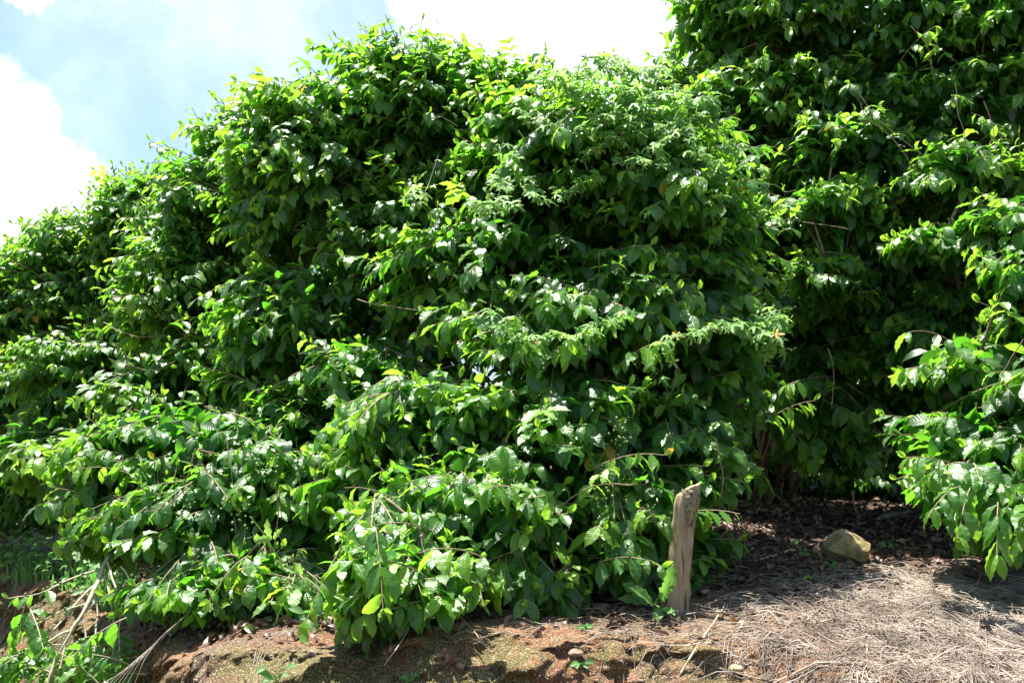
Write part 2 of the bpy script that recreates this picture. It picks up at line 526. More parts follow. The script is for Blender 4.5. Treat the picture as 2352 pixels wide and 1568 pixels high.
# ------------------------------------------------------------------ coffee shoots and bushes
UP = np.array([0, 0, 1.0])
def shoot(lv, C, size, droop, start=0.4, spacing=0.052, tone0=0.35, young=0.35, bias=None):
    """leaf pairs along the curve C (k,3), younger to the tip"""
    seg = np.linalg.norm(np.diff(C, axis=0), axis=1); cum = np.concatenate([[0], np.cumsum(seg)])
    tot = cum[-1]
    if tot < 0.05: return
    s = np.arange(max(start * tot, tot - 0.6), tot - 0.004, spacing * rng.uniform(0.85, 1.15))
    if not len(s): return
    pts = np.stack([np.interp(s, cum, C[:, i]) for i in range(3)], -1)
    tg = unit(np.stack([np.interp(s, 0.5 * (cum[1:] + cum[:-1]), np.diff(C[:, i]) / seg) for i in range(3)], -1))
    sd = unit(np.cross(tg, UP + rng.normal(0, .15, 3)))
    rel = (tot - s) / 0.45
    for sg in (-1, 1):
        keep = rng.random(len(s)) > 0.12
        m = keep.sum()
        if not m: continue
        dr = droop + rng.normal(0, 0.26, (m, 1))
        out = sg * sd[keep] * rng.uniform(0.5, 1.1, (m, 1)) + tg[keep] * rng.uniform(0.35, 0.95, (m, 1)) - UP * dr + rng.normal(0, 0.21, (m, 3))
        if bias is not None: out = out + bias
        nrm = UP + 0.5 * tg[keep] + sg * sd[keep] * 0.25 + rng.normal(0, 0.24, (m, 3))
        L = size * rng.uniform(0.62, 1.2, m) * np.clip(0.68 + rel[keep] * 1.4, 0.6, 1.0)
        tn = np.clip(tone0 + young * (1 - np.clip(rel[keep] * 1.9, 0, 1)) + rng.normal(0, 0.09, m), 0, 1)
        lv.add(pts[keep], out, nrm, L, tn)
    # tip: small folded upright pair
    if rng.random() < 0.6:
        for sg in (-1, 1):
            lv.add(C[-1], tg[-1] * 0.8 + UP * 0.7 + sg * sd[-1] * 0.25 + rng.normal(0, .1, 3), sg * sd[-1] + UP * 0.3, size * rng.uniform(0.28, 0.5), min(1.0, tone0 + young + 0.3))

def surf(px, py, L3, default):
    """distance Y at which the sight line through a photo pixel meets the leafy outline"""
    o = np.array([0, 0, CAMZ]); d = at(px, py, 1.0) - o; best = None
    for c, r in L3:
        a = d / r; b = (o - c) / r
        A = a @ a; B = 2 * a @ b; Cc = b @ b - 1; D = B * B - 4 * A * Cc
        if D > 0:
            t = (-B - math.sqrt(D)) / (2 * A)
            if best is None or t < best: best = t
    return default if best is None else best

def bush(label, lobes, base_px, Y, near=True, density=42, size=0.122, droop=0.45, tone=0.35, young=0.4, rough=0.16,
         inner=1.0, sprigs=(), berries=(), twigs=(), flow=(0, 0, 0), stems=3):
    L3 = []
    for (px, py, y, rx, ry, rd) in lobes:
        L3.append((at(px, py, y), np.array([rx * y / 2352, rd, ry * y / 2352])))
    bx = at(base_px, 1300, Y)[0]
    base = np.array([bx, Y, float(ground_z(bx, Y))])
    root = thing("coffee_bush", label, "bush", base, "coffee bushes of the hedgerow")
    seed = int(rng.integers(1, 999))
    lv = Leaves(); lin = Leaves()
    curves = []; rad = []; hubs = []
    for k, (c, r) in enumerate(L3):
        b0 = base + np.array([rng.uniform(-.22, .22), rng.uniform(-.15, .15), -0.05])
        top = c + np.array([0, 0, r[2] * 0.35])
        if top[2] < base[2] + 0.25: top[2] = base[2] + 0.25
        mid = 0.5 * (b0 + top) + np.array([(b0[0] - top[0]) * 0.25, (b0[1] - top[1]) * 0.2, (top[2] - b0[2]) * 0.15])
        C = bez(b0, mid, top, 12); C += 0.02 * fbm(C[:, None] * 5 + np.array([[[0, 0, 0], [9, 0, 0], [0, 9, 0]]]), 2, seed)
        curves.append(C); rad.append(np.linspace(0.028, 0.009, 12)); hubs.append(C)
    v, f = tubes(curves, rad, 8)
    mesh_object("stem", v, f, M_BARK, root)
    curves = []; rad = []
    allC = np.concatenate(hubs)
    for k, (c, r) in enumerate(L3):
        a_, b_, c_ = r
        area = 4 * np.pi * (((a_ * b_) ** 1.6 + (a_ * c_) ** 1.6 + (b_ * c_) ** 1.6) / 3) ** (1 / 1.6)
        n = int(area * density * 0.37)
        u = unit(rng.normal(size=(n, 3)))
        nn = unit(u / r)
        sc = 1 + rough * (1.5 * fbm((c + u * r) * 2.6, 3, seed)) + np.clip(rng.normal(0, 0.06, n), -.15, .10)
        tier = fbm((c + u * r) * [1.9, 1.9, 4.6], 3, seed + 3)
        sc = sc + 0.12 * tier * min(1.0, 0.55 / r.mean() + 0.3)
        P = c + u * r * sc[:, None]
        keep = ~((tier < -0.16) & (rng.random(n) < 0.7))
        for j, (c2, r2) in enumerate(L3):
            if j != k: keep &= (((P - c2) / r2) ** 2).sum(1) > 0.80
        keep &= (nn[:, 1] < 0.35) | (rng.random(n) < 0.4)
        keep &= P[:, 2] > ground_z(P[:, 0], P[:, 1], False) + 0.01
        keep &= (nn[:, 2] > -0.8)
        for p, q in zip(P[keep], nn[keep]):
            # one lateral: a flat fan of leafy shoots sharing a base
            ln = rng.uniform(0.40, 0.85) * min(1.0, 1.3 * r.min() / 0.6 + 0.35)
            dirn = unit(q * [1, 1, 0.5] + UP * (0.08 if q[2] > -0.2 else -0.2) + np.array(flow) + rng.normal(0, 0.2, 3))
            for _ in range(4):
                st = p - dirn * ln
                if min((((st - c2) / r2) ** 2).sum() for c2, r2 in L3) < 0.9: break
                ln *= 0.65
            h = allC[np.argmin(((allC - (st - UP * 0.1)) ** 2).sum(1))]
            if rng.random() < 0.6 and np.linalg.norm(h - st) < 0.55:
                C0 = bez(h, 0.5 * (h + st) + UP * 0.04, st, 6)
                curves.append(C0); rad.append(np.linspace(0.009, 0.0045, 6))
            sdv = unit(np.cross(dirn, UP)); pn = float(vnoise(p * 1.9, seed + 5))
            nf = rng.integers(3, 7)
            for a in np.linspace(-1, 1, nf) * rng.uniform(0.45, 0.8) + rng.normal(0, 0.1, nf):
                l2 = ln * rng.uniform(0.75, 1.05) * (1 - 0.18 * abs(a))
                d2 = unit(dirn * math.cos(a) + sdv * math.sin(a) + UP * rng.normal(0.02, 0.10))
                s2 = st + dirn * ln * 0.12 * rng.random()
                e2 = s2 + d2 * l2
                if e2[2] < ground_z(e2[0], e2[1], False) + 0.02 or not clear_of_stake(e2): continue
                C = bez(s2, 0.5 * (e2 + s2) + UP * 0.09 * l2 * rng.uniform(0.5, 2.0), e2 - UP * 0.05 * l2, 8)
                curves.append(C); rad.append(np.linspace(0.0042, 0.0018, 8))
                shoot(lv, C, size, droop * rng.uniform(0.5, 1.5), 0.08, 0.050, tone * rng.uniform(0.5, 1.3) + 0.2 * (pn - 0.5), young * rng.uniform(0.1, 1.4), bias=q * [0.5, 0.5, 0.15] - UP * 0.12)
        # leaves deeper in, toned dark for the shade inside the bush
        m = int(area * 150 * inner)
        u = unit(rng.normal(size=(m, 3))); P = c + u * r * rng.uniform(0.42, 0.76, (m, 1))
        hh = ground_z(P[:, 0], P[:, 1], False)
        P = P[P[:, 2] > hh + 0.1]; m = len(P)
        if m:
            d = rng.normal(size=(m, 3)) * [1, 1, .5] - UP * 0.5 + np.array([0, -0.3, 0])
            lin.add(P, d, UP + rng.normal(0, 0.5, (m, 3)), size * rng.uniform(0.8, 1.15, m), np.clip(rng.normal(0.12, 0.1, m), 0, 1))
    for (px, py, y, dx, dz, ln, sz, tn) in sprigs:
        p = at(px, py, surf(px, py, L3, y) - 0.16); dirn = unit(np.array([dx, -0.35, dz])); st = p - dirn * ln
        C = bez(st, 0.5 * (st + p) + UP * 0.05, p, 8)
        curves.append(C); rad.append(np.linspace(0.0028, 0.0016, 8))
        shoot(lv, C, sz * 0.88, 0.75, 0.05, 0.055, tn, 0.35)
    for pts in twigs:
        C = poly([at(*q) for q in pts], 6, 0.012)
        curves.append(C); rad.append(np.linspace(0.0032, 0.0016, len(C)))
    v, f = tubes(curves, rad, 5)
    mesh_object("branch", v, f, M_TWIG, root)
    bake_leaves(lv, T_NEAR if near else T_FAR, M_COFFEE, root)
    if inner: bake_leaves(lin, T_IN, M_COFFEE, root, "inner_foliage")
    if berries:
        bp = []; br = []
        for (px, py, y, n, spread) in berries:
            for _ in range(n):
                bp.append(at(px, py, y) + rng.normal(0, 1, 3) * [spread, spread * .6, spread * 1.3]); br.append(rng.uniform(0.005, 0.0075))
        v, f = balls(bp, br)
        tag(mesh_object("berries", v, f, M_BERRY, root), kind="stuff")
    return root

A_LOBES = [(1330, 420, 5.7, 350, 275, .8), (1500, 560, 5.5, 270, 300, .75), (1150, 620, 5.4, 310, 220, .7), (1340, 760, 5.0, 330, 190, .65),
           (1610, 800, 5.1, 165, 240, .55), (1010, 960, 4.75, 240, 130, .5), (1300, 960, 4.65, 270, 140, .5), (1560, 1010, 4.75, 160, 140, .45),
           (1060, 1180, 4.2, 310, 160, .42), (880, 1345, 3.70, 125, 125, .25), (1440, 1130, 4.45, 220, 150, .42), (1270, 1340, 4.0, 80, 75, .2), (1530, 1240, 4.6, 160, 80, .3), (1170, 1340, 3.95, 150, 75, .22), (1430, 1270, 4.15, 120, 90, .25), (960, 1330, 3.8, 160, 80, .25), (870, 1120, 4.6, 170, 150, .35), (1130, 1080, 4.4, 150, 120, .35)]
bush("large domed coffee bush overgrown by a pale climbing vine, behind the wooden stake", A_LOBES,
     1300, 5.1, True, 66, 0.128, 0.55, 0.38, 0.42, 0.18,
     sprigs=[(1660, 1285, 4.0, .8, .25, .22, .125, .75), (1470, 1165, 3.95, -.2, .2, .25, .125, .62), (1385, 1215, 3.8, .1, .1, .2, .14, .62),
             (1525, 1045, 4.0, .7, .15, .3, .14, .5), (1400, 1075, 3.95, .2, .3, .2, .11, .9), (1250, 935, 3.95, .1, .2, .22, .15, .6),
             (1540, 780, 4.1, .4, .2, .3, .15, .5), (1340, 770, 4.0, .3, .2, .3, .15, .5), (1210, 780, 4.0, .0, .1, .3, .15, .45),
             (1500, 560, 4.1, .4, .25, .3, .15, .5), (1700, 1180, 4.2, 1, .1, .3, .12, .45), (1180, 1120, 3.75, .3, .1, .25, .14, .5),
             (960, 1270, 3.6, -.7, .1, .25, .13, .6), (850, 1210, 3.6, -.8, .1, .25, .13, .55), (790, 1120, 3.7, -.9, .3, .25, .13, .6),
             (1110, 1390, 3.75, .1, -.2, .2, .13, .5), (880, 1400, 3.6, .1, -.5, .3, .13, .42), (1520, 1300, 4.1, .6, 0, .25, .11, .35)],
     berries=[(1420, 995, 4.15, 30, .03), (1380, 1130, 4.0, 22, .03), (1100, 1290, 3.8, 24, .03), (1020, 1330, 3.8, 18, .03)],
     twigs=[[(1085, 1320, 3.72), (1070, 1360, 3.7), (1040, 1378, 3.7), (1000, 1370, 3.75)], [(1640, 1010, 4.2), (1660, 1100, 4.2), (1640, 1170, 4.3)],
            [(1460, 1110, 4.0), (1350, 1120, 3.95), (1250, 1180, 4.0)]])
bush("low spreading coffee bush at the left front, overhanging the mossy bank",
     [(430, 1040, 5.2, 280, 160, .5), (230, 1110, 5.2, 110, 110, .4), (620, 1100, 5.0, 180, 180, .45), (420, 1200, 4.85, 240, 120, .42),
      (560, 1330, 4.45, 200, 95, .3), (260, 1210, 4.9, 110, 60, .3), (450, 1350, 4.4, 190, 75, .25), (690, 1360, 4.3, 110, 70, .25)], 480, 5.1, True, 68, 0.122, 0.6, 0.36, 0.42, 0.15,
     sprigs=[(170, 1080, 4.8, -.9, .1, .25, .12, .5), (480, 1380, 4.3, -.2, -.3, .25, .12, .5), (540, 1130, 4.3, 0, 0, .2, .13, .55)],
     berries=[(620, 1070, 4.4, 26, .03), (540, 1190, 4.4, 20, .03), (420, 1170, 4.4, 16, .025)],
     twigs=[[(430, 1120, 4.35), (380, 1165, 4.35), (330, 1175, 4.35)], [(520, 1010, 4.55), (530, 1080, 4.5), (535, 1120, 4.5)], [(630, 1120, 4.4), (638, 1180, 4.4), (630, 1250, 4.35)]])
bush("tall coffee bush whose crown tops the hedge against the blue sky",
     [(930, 295, 6.3, 265, 222, .8), (1110, 265, 6.1, 210, 175, .6), (730, 400, 6.2, 180, 250, .8), (640, 440, 6.3, 130, 250, .7), (940, 600, 5.8, 250, 260, .65), (700, 740, 5.6, 230, 180, .6), (860, 880, 5.2, 220, 150, .5), (680, 960, 5.3, 180, 110, .4), (760, 1130, 4.95, 170, 170, .35)],
     820, 6.2, True, 56, 0.122, 0.42, 0.38, 0.42, 0.17, flow=(-0.12, 0, 0.12),
     twigs=[[(820, 690, 4.9), (880, 700, 4.9), (960, 712, 4.85)]])
bush("coffee bush left of the tallest crown, bare pale twigs showing low down",
     [(500, 500, 7.0, 145, 210, .8), (590, 420, 7.0, 120, 220, .7), (450, 680, 6.6, 190, 200, .7), (520, 850, 6.2, 210, 160, .6), (380, 920, 6.1, 180, 120, .45)],
     500, 6.8, False, 54, 0.113, 0.42, 0.38, 0.45, 0.16, flow=(-0.12, 0, 0.12),
     twigs=[[(240, 740, 6.0), (300, 770, 5.9), (390, 770, 5.9)], [(260, 680, 6.0), (330, 690, 5.9), (380, 740, 5.9)], [(400, 830, 5.7), (340, 850, 5.7), (250, 820, 5.7)],
            [(640, 500, 5.9), (680, 530, 5.8), (740, 560, 5.8)]])
bush("coffee bush far left in the hedge, second from the left edge",
     [(325, 570, 8.0, 150, 200, .8), (185, 670, 8.1, 150, 208, .8), (60, 720, 8.2, 130, 190, .7), (240, 860, 7.5, 230, 170, .7), (150, 1030, 7.0, 180, 130, .5)],
     240, 8.0, False, 54, 0.113, 0.4, 0.39, 0.45, 0.15, flow=(-0.12, 0, 0.1),
     twigs=[[(120, 760, 6.8), (180, 790, 6.7), (240, 800, 6.7)]])
bush("coffee bush cut by the left edge of the picture, above the grassy bank",
     [(30, 750, 9.2, 130, 205, .8), (-90, 820, 9.2, 180, 230, .8), (0, 950, 8.5, 200, 170, .7), (20, 1080, 7.9, 190, 110, .5), (40, 1170, 7.7, 220, 70, .4), (-180, 950, 8.6, 200, 280, .7)],
     10, 9.2, False, 49, 0.113, 0.4, 0.41, 0.45, 0.15, flow=(-0.1, 0, 0.1))
bush("coffee bush in the middle back, its top below the notch of sky",
     [(1600, 330, 7.4, 140, 190, .7), (1530, 270, 7.3, 85, 150, .6), (1740, 500, 7.2, 190, 240, .7), (1850, 780, 6.5, 170, 150, .5), (1840, 930, 6.2, 150, 90, .4), (1930, 1010, 6.2, 180, 90, .4), (1900, 560, 6.9, 150, 100, .4), (2060, 950, 6.3, 150, 120, .4), (1500, 420, 7.5, 150, 180, .6), (2080, 780, 6.9, 180, 260, .6)],
     1750, 7.3, False, 41, 0.130, 0.5, 0.42, 0.48, 0.25, inner=1.1,
     sprigs=[(1970, 960, 5.6, .1, -.1, .25, .15, .5), (1870, 920, 5.2, .6, .3, .3, .14, .6), (2040, 880, 5.4, 0, -.2, .2, .14, .5), (1830, 1080, 5.4, -.3, -.2, .3, .13, .35),
              (1930, 1100, 5.4, .2, -.2, .3, .14, .4), (1780, 1140, 5.2, .2, -.4, .3, .13, .3), (1880, 1060, 5.6, .3, -.4, .3, .14, .35)],
     twigs=[[(1780, 505, 5.6), (1850, 510, 5.6), (1950, 525, 5.6)], [(1900, 800, 5.4), (1915, 860, 5.4), (1910, 930, 5.4)]])
bush("tallest coffee bush filling the upper right corner, dark inside with pale bare branches",
     [(1790, 70, 7.0, 240, 170, .7), (1640, 30, 7.1, 120, 130, .5), (2080, 120, 6.8, 280, 230, .8), (2350, 60, 6.4, 250, 260, .8), (1690, 270, 6.6, 180, 100, .45), (1950, 340, 6.3, 190, 110, .45), (1900, 470, 6.0, 150, 55, .35), (2080, 420, 6.3, 260, 180, .5), (2050, 260, 6.5, 300, 130, .5), (1830, 220, 6.7, 220, 130, .5), (2250, 250, 6.2, 200, 150, .5),
      (2220, 400, 5.8, 170, 90, .4), (2330, 540, 5.4, 160, 120, .4), (1900, 630, 5.9, 130, 55, .3), (2170, 560, 5.6, 150, 55, .3), (1990, -120, 7.0, 400, 200, .8), (2200, 760, 5.9, 220, 160, .5), (2100, 640, 6.2, 300, 200, .5)],
     2330, 6.4, True, 46, 0.130, 0.45, 0.42, 0.48, 0.22, inner=0.9,
     sprigs=[(2010, 560, 4.9, -.8, .2, .35, .13, .5), (1860, 630, 5.2, -.8, .1, .35, .13, .45), (2130, 100, 4.9, -.6, .2, .3, .13, .6), (2230, 260, 4.8, -.6, .2, .3, .13, .55),
             (2150, 60, 4.9, .2, .2, .3, .13, .55), (1800, 440, 5.0, -.2, .5, .25, .14, .45), (1780, 340, 5.3, -.6, .4, .3, .13, .5)],
     twigs=[[(1970, 210, 5.4), (2010, 270, 5.4), (2060, 310, 5.4), (2140, 375, 5.4)], [(1975, 235, 5.4), (1990, 270, 5.4), (2050, 320, 5.4), (2110, 400, 5.4)],
            [(2195, 190, 5.1), (2205, 270, 5.1), (2225, 370, 5.1)], [(2260, 230, 5), (2280, 300, 5), (2290, 370, 5)], [(2090, 60, 5.3), (2130, 110, 5.3), (2150, 200, 5.4)],
            [(2352, 780, 4.4), (2300, 860, 4.5), (2260, 930, 4.6)]])
bush("coffee bush entering at the right edge with bright glossy leaves near the ground",
     [(2290, 1000, 4.75, 200, 110, .4), (2220, 1100, 4.45, 140, 70, .3), (2330, 1160, 4.3, 150, 100, .35), (2250, 850, 5.1, 190, 100, .4), (2330, 740, 5.9, 130, 80, .3), (2480, 1000, 4.6, 220, 240, .6), (2480, 700, 5.0, 220, 200, .6)],
     2440, 4.9, True, 61, 0.138, 0.5, 0.36, 0.42, 0.16,
     sprigs=[(2060, 1100, 4.2, -.9, .0, .3, .125, .5), (2080, 1050, 4.2, -.9, .2, .35, .13, .5), (2150, 790, 4.6, -.7, .2, .35, .14, .5), (2080, 765, 4.7, -.9, .1, .25, .15, .45),
             (2290, 690, 4.5, -.3, .2, .25, .14, .6), (2130, 1190, 4.0, -.5, -.3, .25, .13, .4), (2290, 1290, 3.95, -.2, -.6, .25, .14, .45), (2200, 1240, 4.0, -.3, -.5, .25, .14, .35)])
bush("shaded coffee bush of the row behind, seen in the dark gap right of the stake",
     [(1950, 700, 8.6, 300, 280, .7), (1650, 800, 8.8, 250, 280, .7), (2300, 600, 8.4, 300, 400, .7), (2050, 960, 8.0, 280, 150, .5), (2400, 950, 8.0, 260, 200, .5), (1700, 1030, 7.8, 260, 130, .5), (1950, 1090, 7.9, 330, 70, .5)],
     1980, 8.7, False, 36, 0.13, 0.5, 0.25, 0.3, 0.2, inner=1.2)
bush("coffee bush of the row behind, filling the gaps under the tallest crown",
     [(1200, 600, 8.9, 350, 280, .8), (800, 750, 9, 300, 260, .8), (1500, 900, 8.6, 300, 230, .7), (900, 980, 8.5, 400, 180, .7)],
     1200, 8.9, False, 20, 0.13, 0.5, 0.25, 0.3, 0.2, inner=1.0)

# ------------------------------------------------------------------ wooden stake
def wood_stake_material():
    m, t, out = material("weathered_wood")
    tc = t.node('ShaderNodeTexCoord').outputs['Object']
    g1 = t.noise(t.scale(tc, (70, 70, 4)), 1.0, 6, 0.65, 0.6)
    g2 = t.noise(t.scale(tc, (24, 24, 1.6)), 1.0, 4, 0.6, 1.0)
    n = t.noise(tc, 14, 4, 0.6)
    c = t.mix(t.ramp(g1, 0.3, 0.7), (0.20, 0.135, 0.07), (0.44, 0.33, 0.185))
    c = t.mix(t.ramp(n, 0.45, 0.7, 0, 0.55), c, (0.32, 0.30, 0.25))
    crack = t.math('MAXIMUM', t.ramp(g2, 0.40, 0.365), t.ramp(t.noise(t.scale(tc, (45, 45, 2.2)), 1.0, 3, 0.5, 0.8), 0.36, 0.33, 0, 0.7))
    sx3 = t.node('ShaderNodeSeparateXYZ'); t.l.new(tc, sx3.inputs[0])
    dirt = t.ramp(t.math('SUBTRACT', sx3.outputs[2], t.math('MULTIPLY', n, 0.16)), 0.03, -0.04, 0, 0.85)
    c = t.mix(dirt, c, (0.11, 0.07, 0.04))
    c = t.mix(t.ramp(t.noise(t.scale(tc, (20, 20, 5)), 1.0, 4, 0.6), 0.55, 0.75, 0, 0.6), c, (0.13, 0.105, 0.075))
    c = t.mix(crack, c, (0.04, 0.028, 0.018))
    p = t.node('ShaderNodeBsdfPrincipled')
    t.put(p.inputs['Base Color'], c); p.inputs['Roughness'].default_value = 0.85
    t.put(p.inputs['Normal'], t.bump(t.math('SUBTRACT', g1, crack), 0.6, 0.006))
    t.l.new(p.outputs[0], out.inputs[0]); return m
def lichen_material():
    m, t, out = material("lichen_bark")
    tc = t.node('ShaderNodeTexCoord').outputs['Object']
    n = t.noise(tc, 60, 5, 0.7); n2 = t.noise(tc, 25, 3, 0.6)
    c = t.mix(t.ramp(n, 0.35, 0.6), (0.05, 0.038, 0.025), (0.27, 0.235, 0.12))
    c = t.mix(t.ramp(n2, 0.5, 0.7), c, (0.20, 0.17, 0.11))
    p = t.node('ShaderNodeBsdfPrincipled')
    t.put(p.inputs['Base Color'], c); p.inputs['Roughness'].default_value = 0.95
    t.put(p.inputs['Normal'], t.bump(n, 1.0, 0.006))
    t.l.new(p.outputs[0], out.inputs[0]); return m
M_WOOD = wood_stake_material(); M_LICHEN = lichen_material()
SY = float(STAKE[1])
sx = at(1548, 1395, SY)[0]; sbase = np.array([sx, SY, float(ground_z(sx, SY))])
stake = thing("wooden_stake", "short weathered grey wooden stake with slanted broken top and lichen, leaning right", "stake", sbase)
top_l = at(1561, 1132, SY); top_r = at(1607, 1108, SY); bot_l = at(1519, 1405, SY); bot_r = at(1583, 1405, SY)
cb = 0.5 * (bot_l + bot_r); ct = 0.5 * (top_l + top_r) * [1, 1, 0] + [0, 0, top_r[2]]
na, nh = 40, 46
ang = np.linspace(0, 2 * np.pi, na, endpoint=False)
V = []
for i in range(nh):
    f = i / (nh - 1)
    zc = cb[2] - 0.06 + (ct[2] - cb[2] + 0.06) * f
    cx = np.interp(f, [0, .3, .6, .85, 1], [cb[0], cb[0] + .010, cb[0] + .030, cb[0] + .046, ct[0] + .002])
    rx = np.interp(f, [0, .1, .35, .7, .85, 1], [.053, .050, .042, .0375, .041, .038])
    rx = rx * 1.13; cx -= 0.006 * (1 - f)
    ry = rx * 0.8
    g = P3(np.cos(ang) * 2.2, np.sin(ang) * 2.2, f * 1.1)
    k = 1 + 0.10 * fbm(g, 3, 21) + 0.05 * fbm(P3(np.cos(ang) * 9, np.sin(ang) * 9, f * 2), 2, 22)
    k -= 0.10 * np.exp(-((ang - 4.55 - 0.2 * f) / 0.07) ** 2) + 0.06 * np.exp(-((ang - 4.0 + .1 * f) / 0.05) ** 2)
    k += 0.12 * np.exp(-((ang - 3.3) / 0.35) ** 2 - ((f - 0.70) / 0.03) ** 2)
    x = cx + rx * k * np.cos(ang); y = SY + ry * k * np.sin(ang)
    # slanted top: cap height falls off to the left
    lim = top_l[2] + (top_r[2] - top_l[2]) * np.clip((x - top_l[0]) / (top_r[0] - top_l[0]), -0.2, 1.1) ** 1.0 + 0.006 * fbm(P3(x * 60, y * 60, 0), 2, 5)
    V.append(np.stack([x, y, np.minimum(zc, lim)], -1))
V = np.array(V)
capc = V[-1].mean(0)
capr = np.array([V[-1] * (1 - q) + capc * q for q in (0.3, 0.65)])
capr[..., 2] += 0.004 * fbm(capr * 50, 2, 8)
allv = np.concatenate([V.reshape(-1, 3), capr.reshape(-1, 3), [capc]])
i = np.arange(nh + 1)[:, None] * na; j = np.arange(na)[None]; j2 = (j + 1) % na
F = np.stack([i + j, i + j2, i + na + j2, i + na + j], -1).reshape(-1, 4)
F3 = np.stack([(nh + 1) * na + np.arange(na), (nh + 1) * na + (np.arange(na) + 1) % na, np.full(na, (nh + 2) * na)], -1)
mesh_object("post", allv, [F, F3], M_WOOD, stake)
# remnant of bark with knot on the front near the top
def patch(px0, px1, py0, py1, bulge, seed, shape):
    n = 26
    U, W = np.meshgrid(np.linspace(-1, 1, n), np.linspace(-1, 1, n))
    out = []
    for u, w_ in zip(U.ravel(), W.ravel()):
        q = 1 - 0.12 * math.sin(3.1 * w_ + seed)
        px = (px0 + px1) / 2 + (px1 - px0) / 2 * u * q * shape(w_); py = (py0 + py1) / 2 - (py1 - py0) / 2 * w_
        p = at(px, py, SY)
        cxl = np.interp(p[2], [cb[2], ct[2]], [cb[0], ct[0]])
        dx = (p[0] - cxl) / 0.040
        yy = SY - 0.0345 * math.sqrt(max(0.05, 1 - min(dx * dx, .95))) - bulge * max(0, 1 - max(abs(u), abs(w_)) ** 4)
        out.append([p[0], yy, p[2]])
    out = np.array(out); out[:, 1] -= 0.007 * fbm(out * 55, 3, seed)
    i = (np.arange(n - 1)[:, None] * n + np.arange(n - 1)[None]).ravel()
    return out, np.stack([i, i + 1, i + n + 1, i + n], -1)
v, f = patch(1564, 1607, 1122, 1208, 0.014, 3, lambda w_: 0.85 + 0.15 * w_ - 0.25 * (w_ < -0.6))
mesh_object("bark_patch", v, f, M_LICHEN, stake)
kp = at(1591, 1152, SY - 0.050)
kr = []
for r_, z_ in ((0.014, 0.012), (0.0125, 0.003), (0.009, 0.001), (0.006, 0.004), (0.004, 0.002), (0.0005, 0.002)):
    kr.append(np.stack([kp[0] + r_ * np.cos(ang) * (1 + .12 * np.sin(3 * ang)), np.full(na, kp[1] + z_), kp[2] + 1.1 * r_ * np.sin(ang)], -1))
i = np.arange(5)[:, None] * na
mesh_object("knot", np.concatenate(kr), np.stack([i + j, i + j2, i + na + j2, i + na + j], -1).reshape(-1, 4), M_WOOD, stake)
sp0 = at(1584, 1362, SY - 0.01); sp1 = at(1580, 1325, SY - 0.02)
v, f = tubes([np.array([sp0 - [0.004, 0, .02], sp0, 0.5 * (sp0 + sp1) + [0.001, 0, 0], sp1 + [0.006, 0, 0]])], [np.array([.006, .008, .005, .0005])], 5)
mesh_object("splinter", v, f, M_WOOD, stake)

# ------------------------------------------------------------------ rocks
def rock_material(name, a, b, c3):
    m, t, out = material(name)
    tc = t.node('ShaderNodeNewGeometry').outputs['Position']
    n = t.noise(tc, 16, 6, 0.65); n2 = t.noise(tc, 70, 4, 0.7); n3 = t.noise(tc, 7, 3)
    c = t.mix(t.ramp(n, 0.35, 0.65), a, b)
    c = t.mix(t.ramp(n3, 0.5, 0.62, 0, 0.8), c, c3)
    c = t.mix(t.ramp(n2, 0.45, 0.3, 0, 0.7), c, (0.05, 0.045, 0.03))
    p = t.node('ShaderNodeBsdfPrincipled')
    t.put(p.inputs['Base Color'], c); p.inputs['Roughness'].default_value = 0.9
    t.put(p.inputs['Normal'], t.bump(t.math('ADD', n2, n), 0.8, 0.008))
    t.l.new(p.outputs[0], out.inputs[0]); return m
M_ROCK = rock_material("mossy_rock", (0.20, 0.16, 0.06), (0.45, 0.36, 0.16), (0.36, 0.31, 0.21))
M_PEBBLE = rock_material("pale_pebble", (0.12, 0.075, 0.05), (0.27, 0.19, 0.13), (0.22, 0.19, 0.16))
def rock_mesh(center, size, seed, cuts, sub=5, amp=0.10):
    import bmesh
    bm = bmesh.new(); bmesh.ops.create_icosphere(bm, subdivisions=sub, radius=1)
    v = np.array([q.co[:] for q in bm.verts]); f = np.array([[q.index for q in g.verts] for g in bm.faces]); bm.free()
    for nrm, d in cuts:
        nrm = unit(np.array(nrm, float)); k = np.maximum(v @ nrm - d, 0)
        v = v - k[:, None] * nrm * 0.9
    v = v * (1 + amp * fbm(v * 1.6, 3, seed) + 0.05 * fbm(v * 5, 3, seed + 1) + 0.022 * fbm(v * 16, 3, seed + 2))[:, None]
    return v * size + center, f
RY = 4.95
RY = float(on_ground(1945, 1293)[1]) + 0.06
rc = at(1948, 1262, RY)
rz = float(ground_z(rc[0], RY))
v, f = rock_mesh(rc, np.array([0.122, 0.10, 0.092]) * RY / 4.95, 5, [((0.55, -.2, .8), .62), ((-.75, -.3, .6), .60), ((0, -1, .1), .62), ((.9, -.3, -.2), .8), ((-.4, -.5, -.8), .72), ((.3, -.8, .5), .62), ((-.9, -.2, -.3), .82)])
dz = (rz - 0.035) - v[:, 2].min(); v[:, 2] += dz
rk = mesh_object("rock", v, f, M_ROCK)
tag(rk, "big angular yellow-grey rock covered in thin moss, sitting on the leaf litter", "rock")

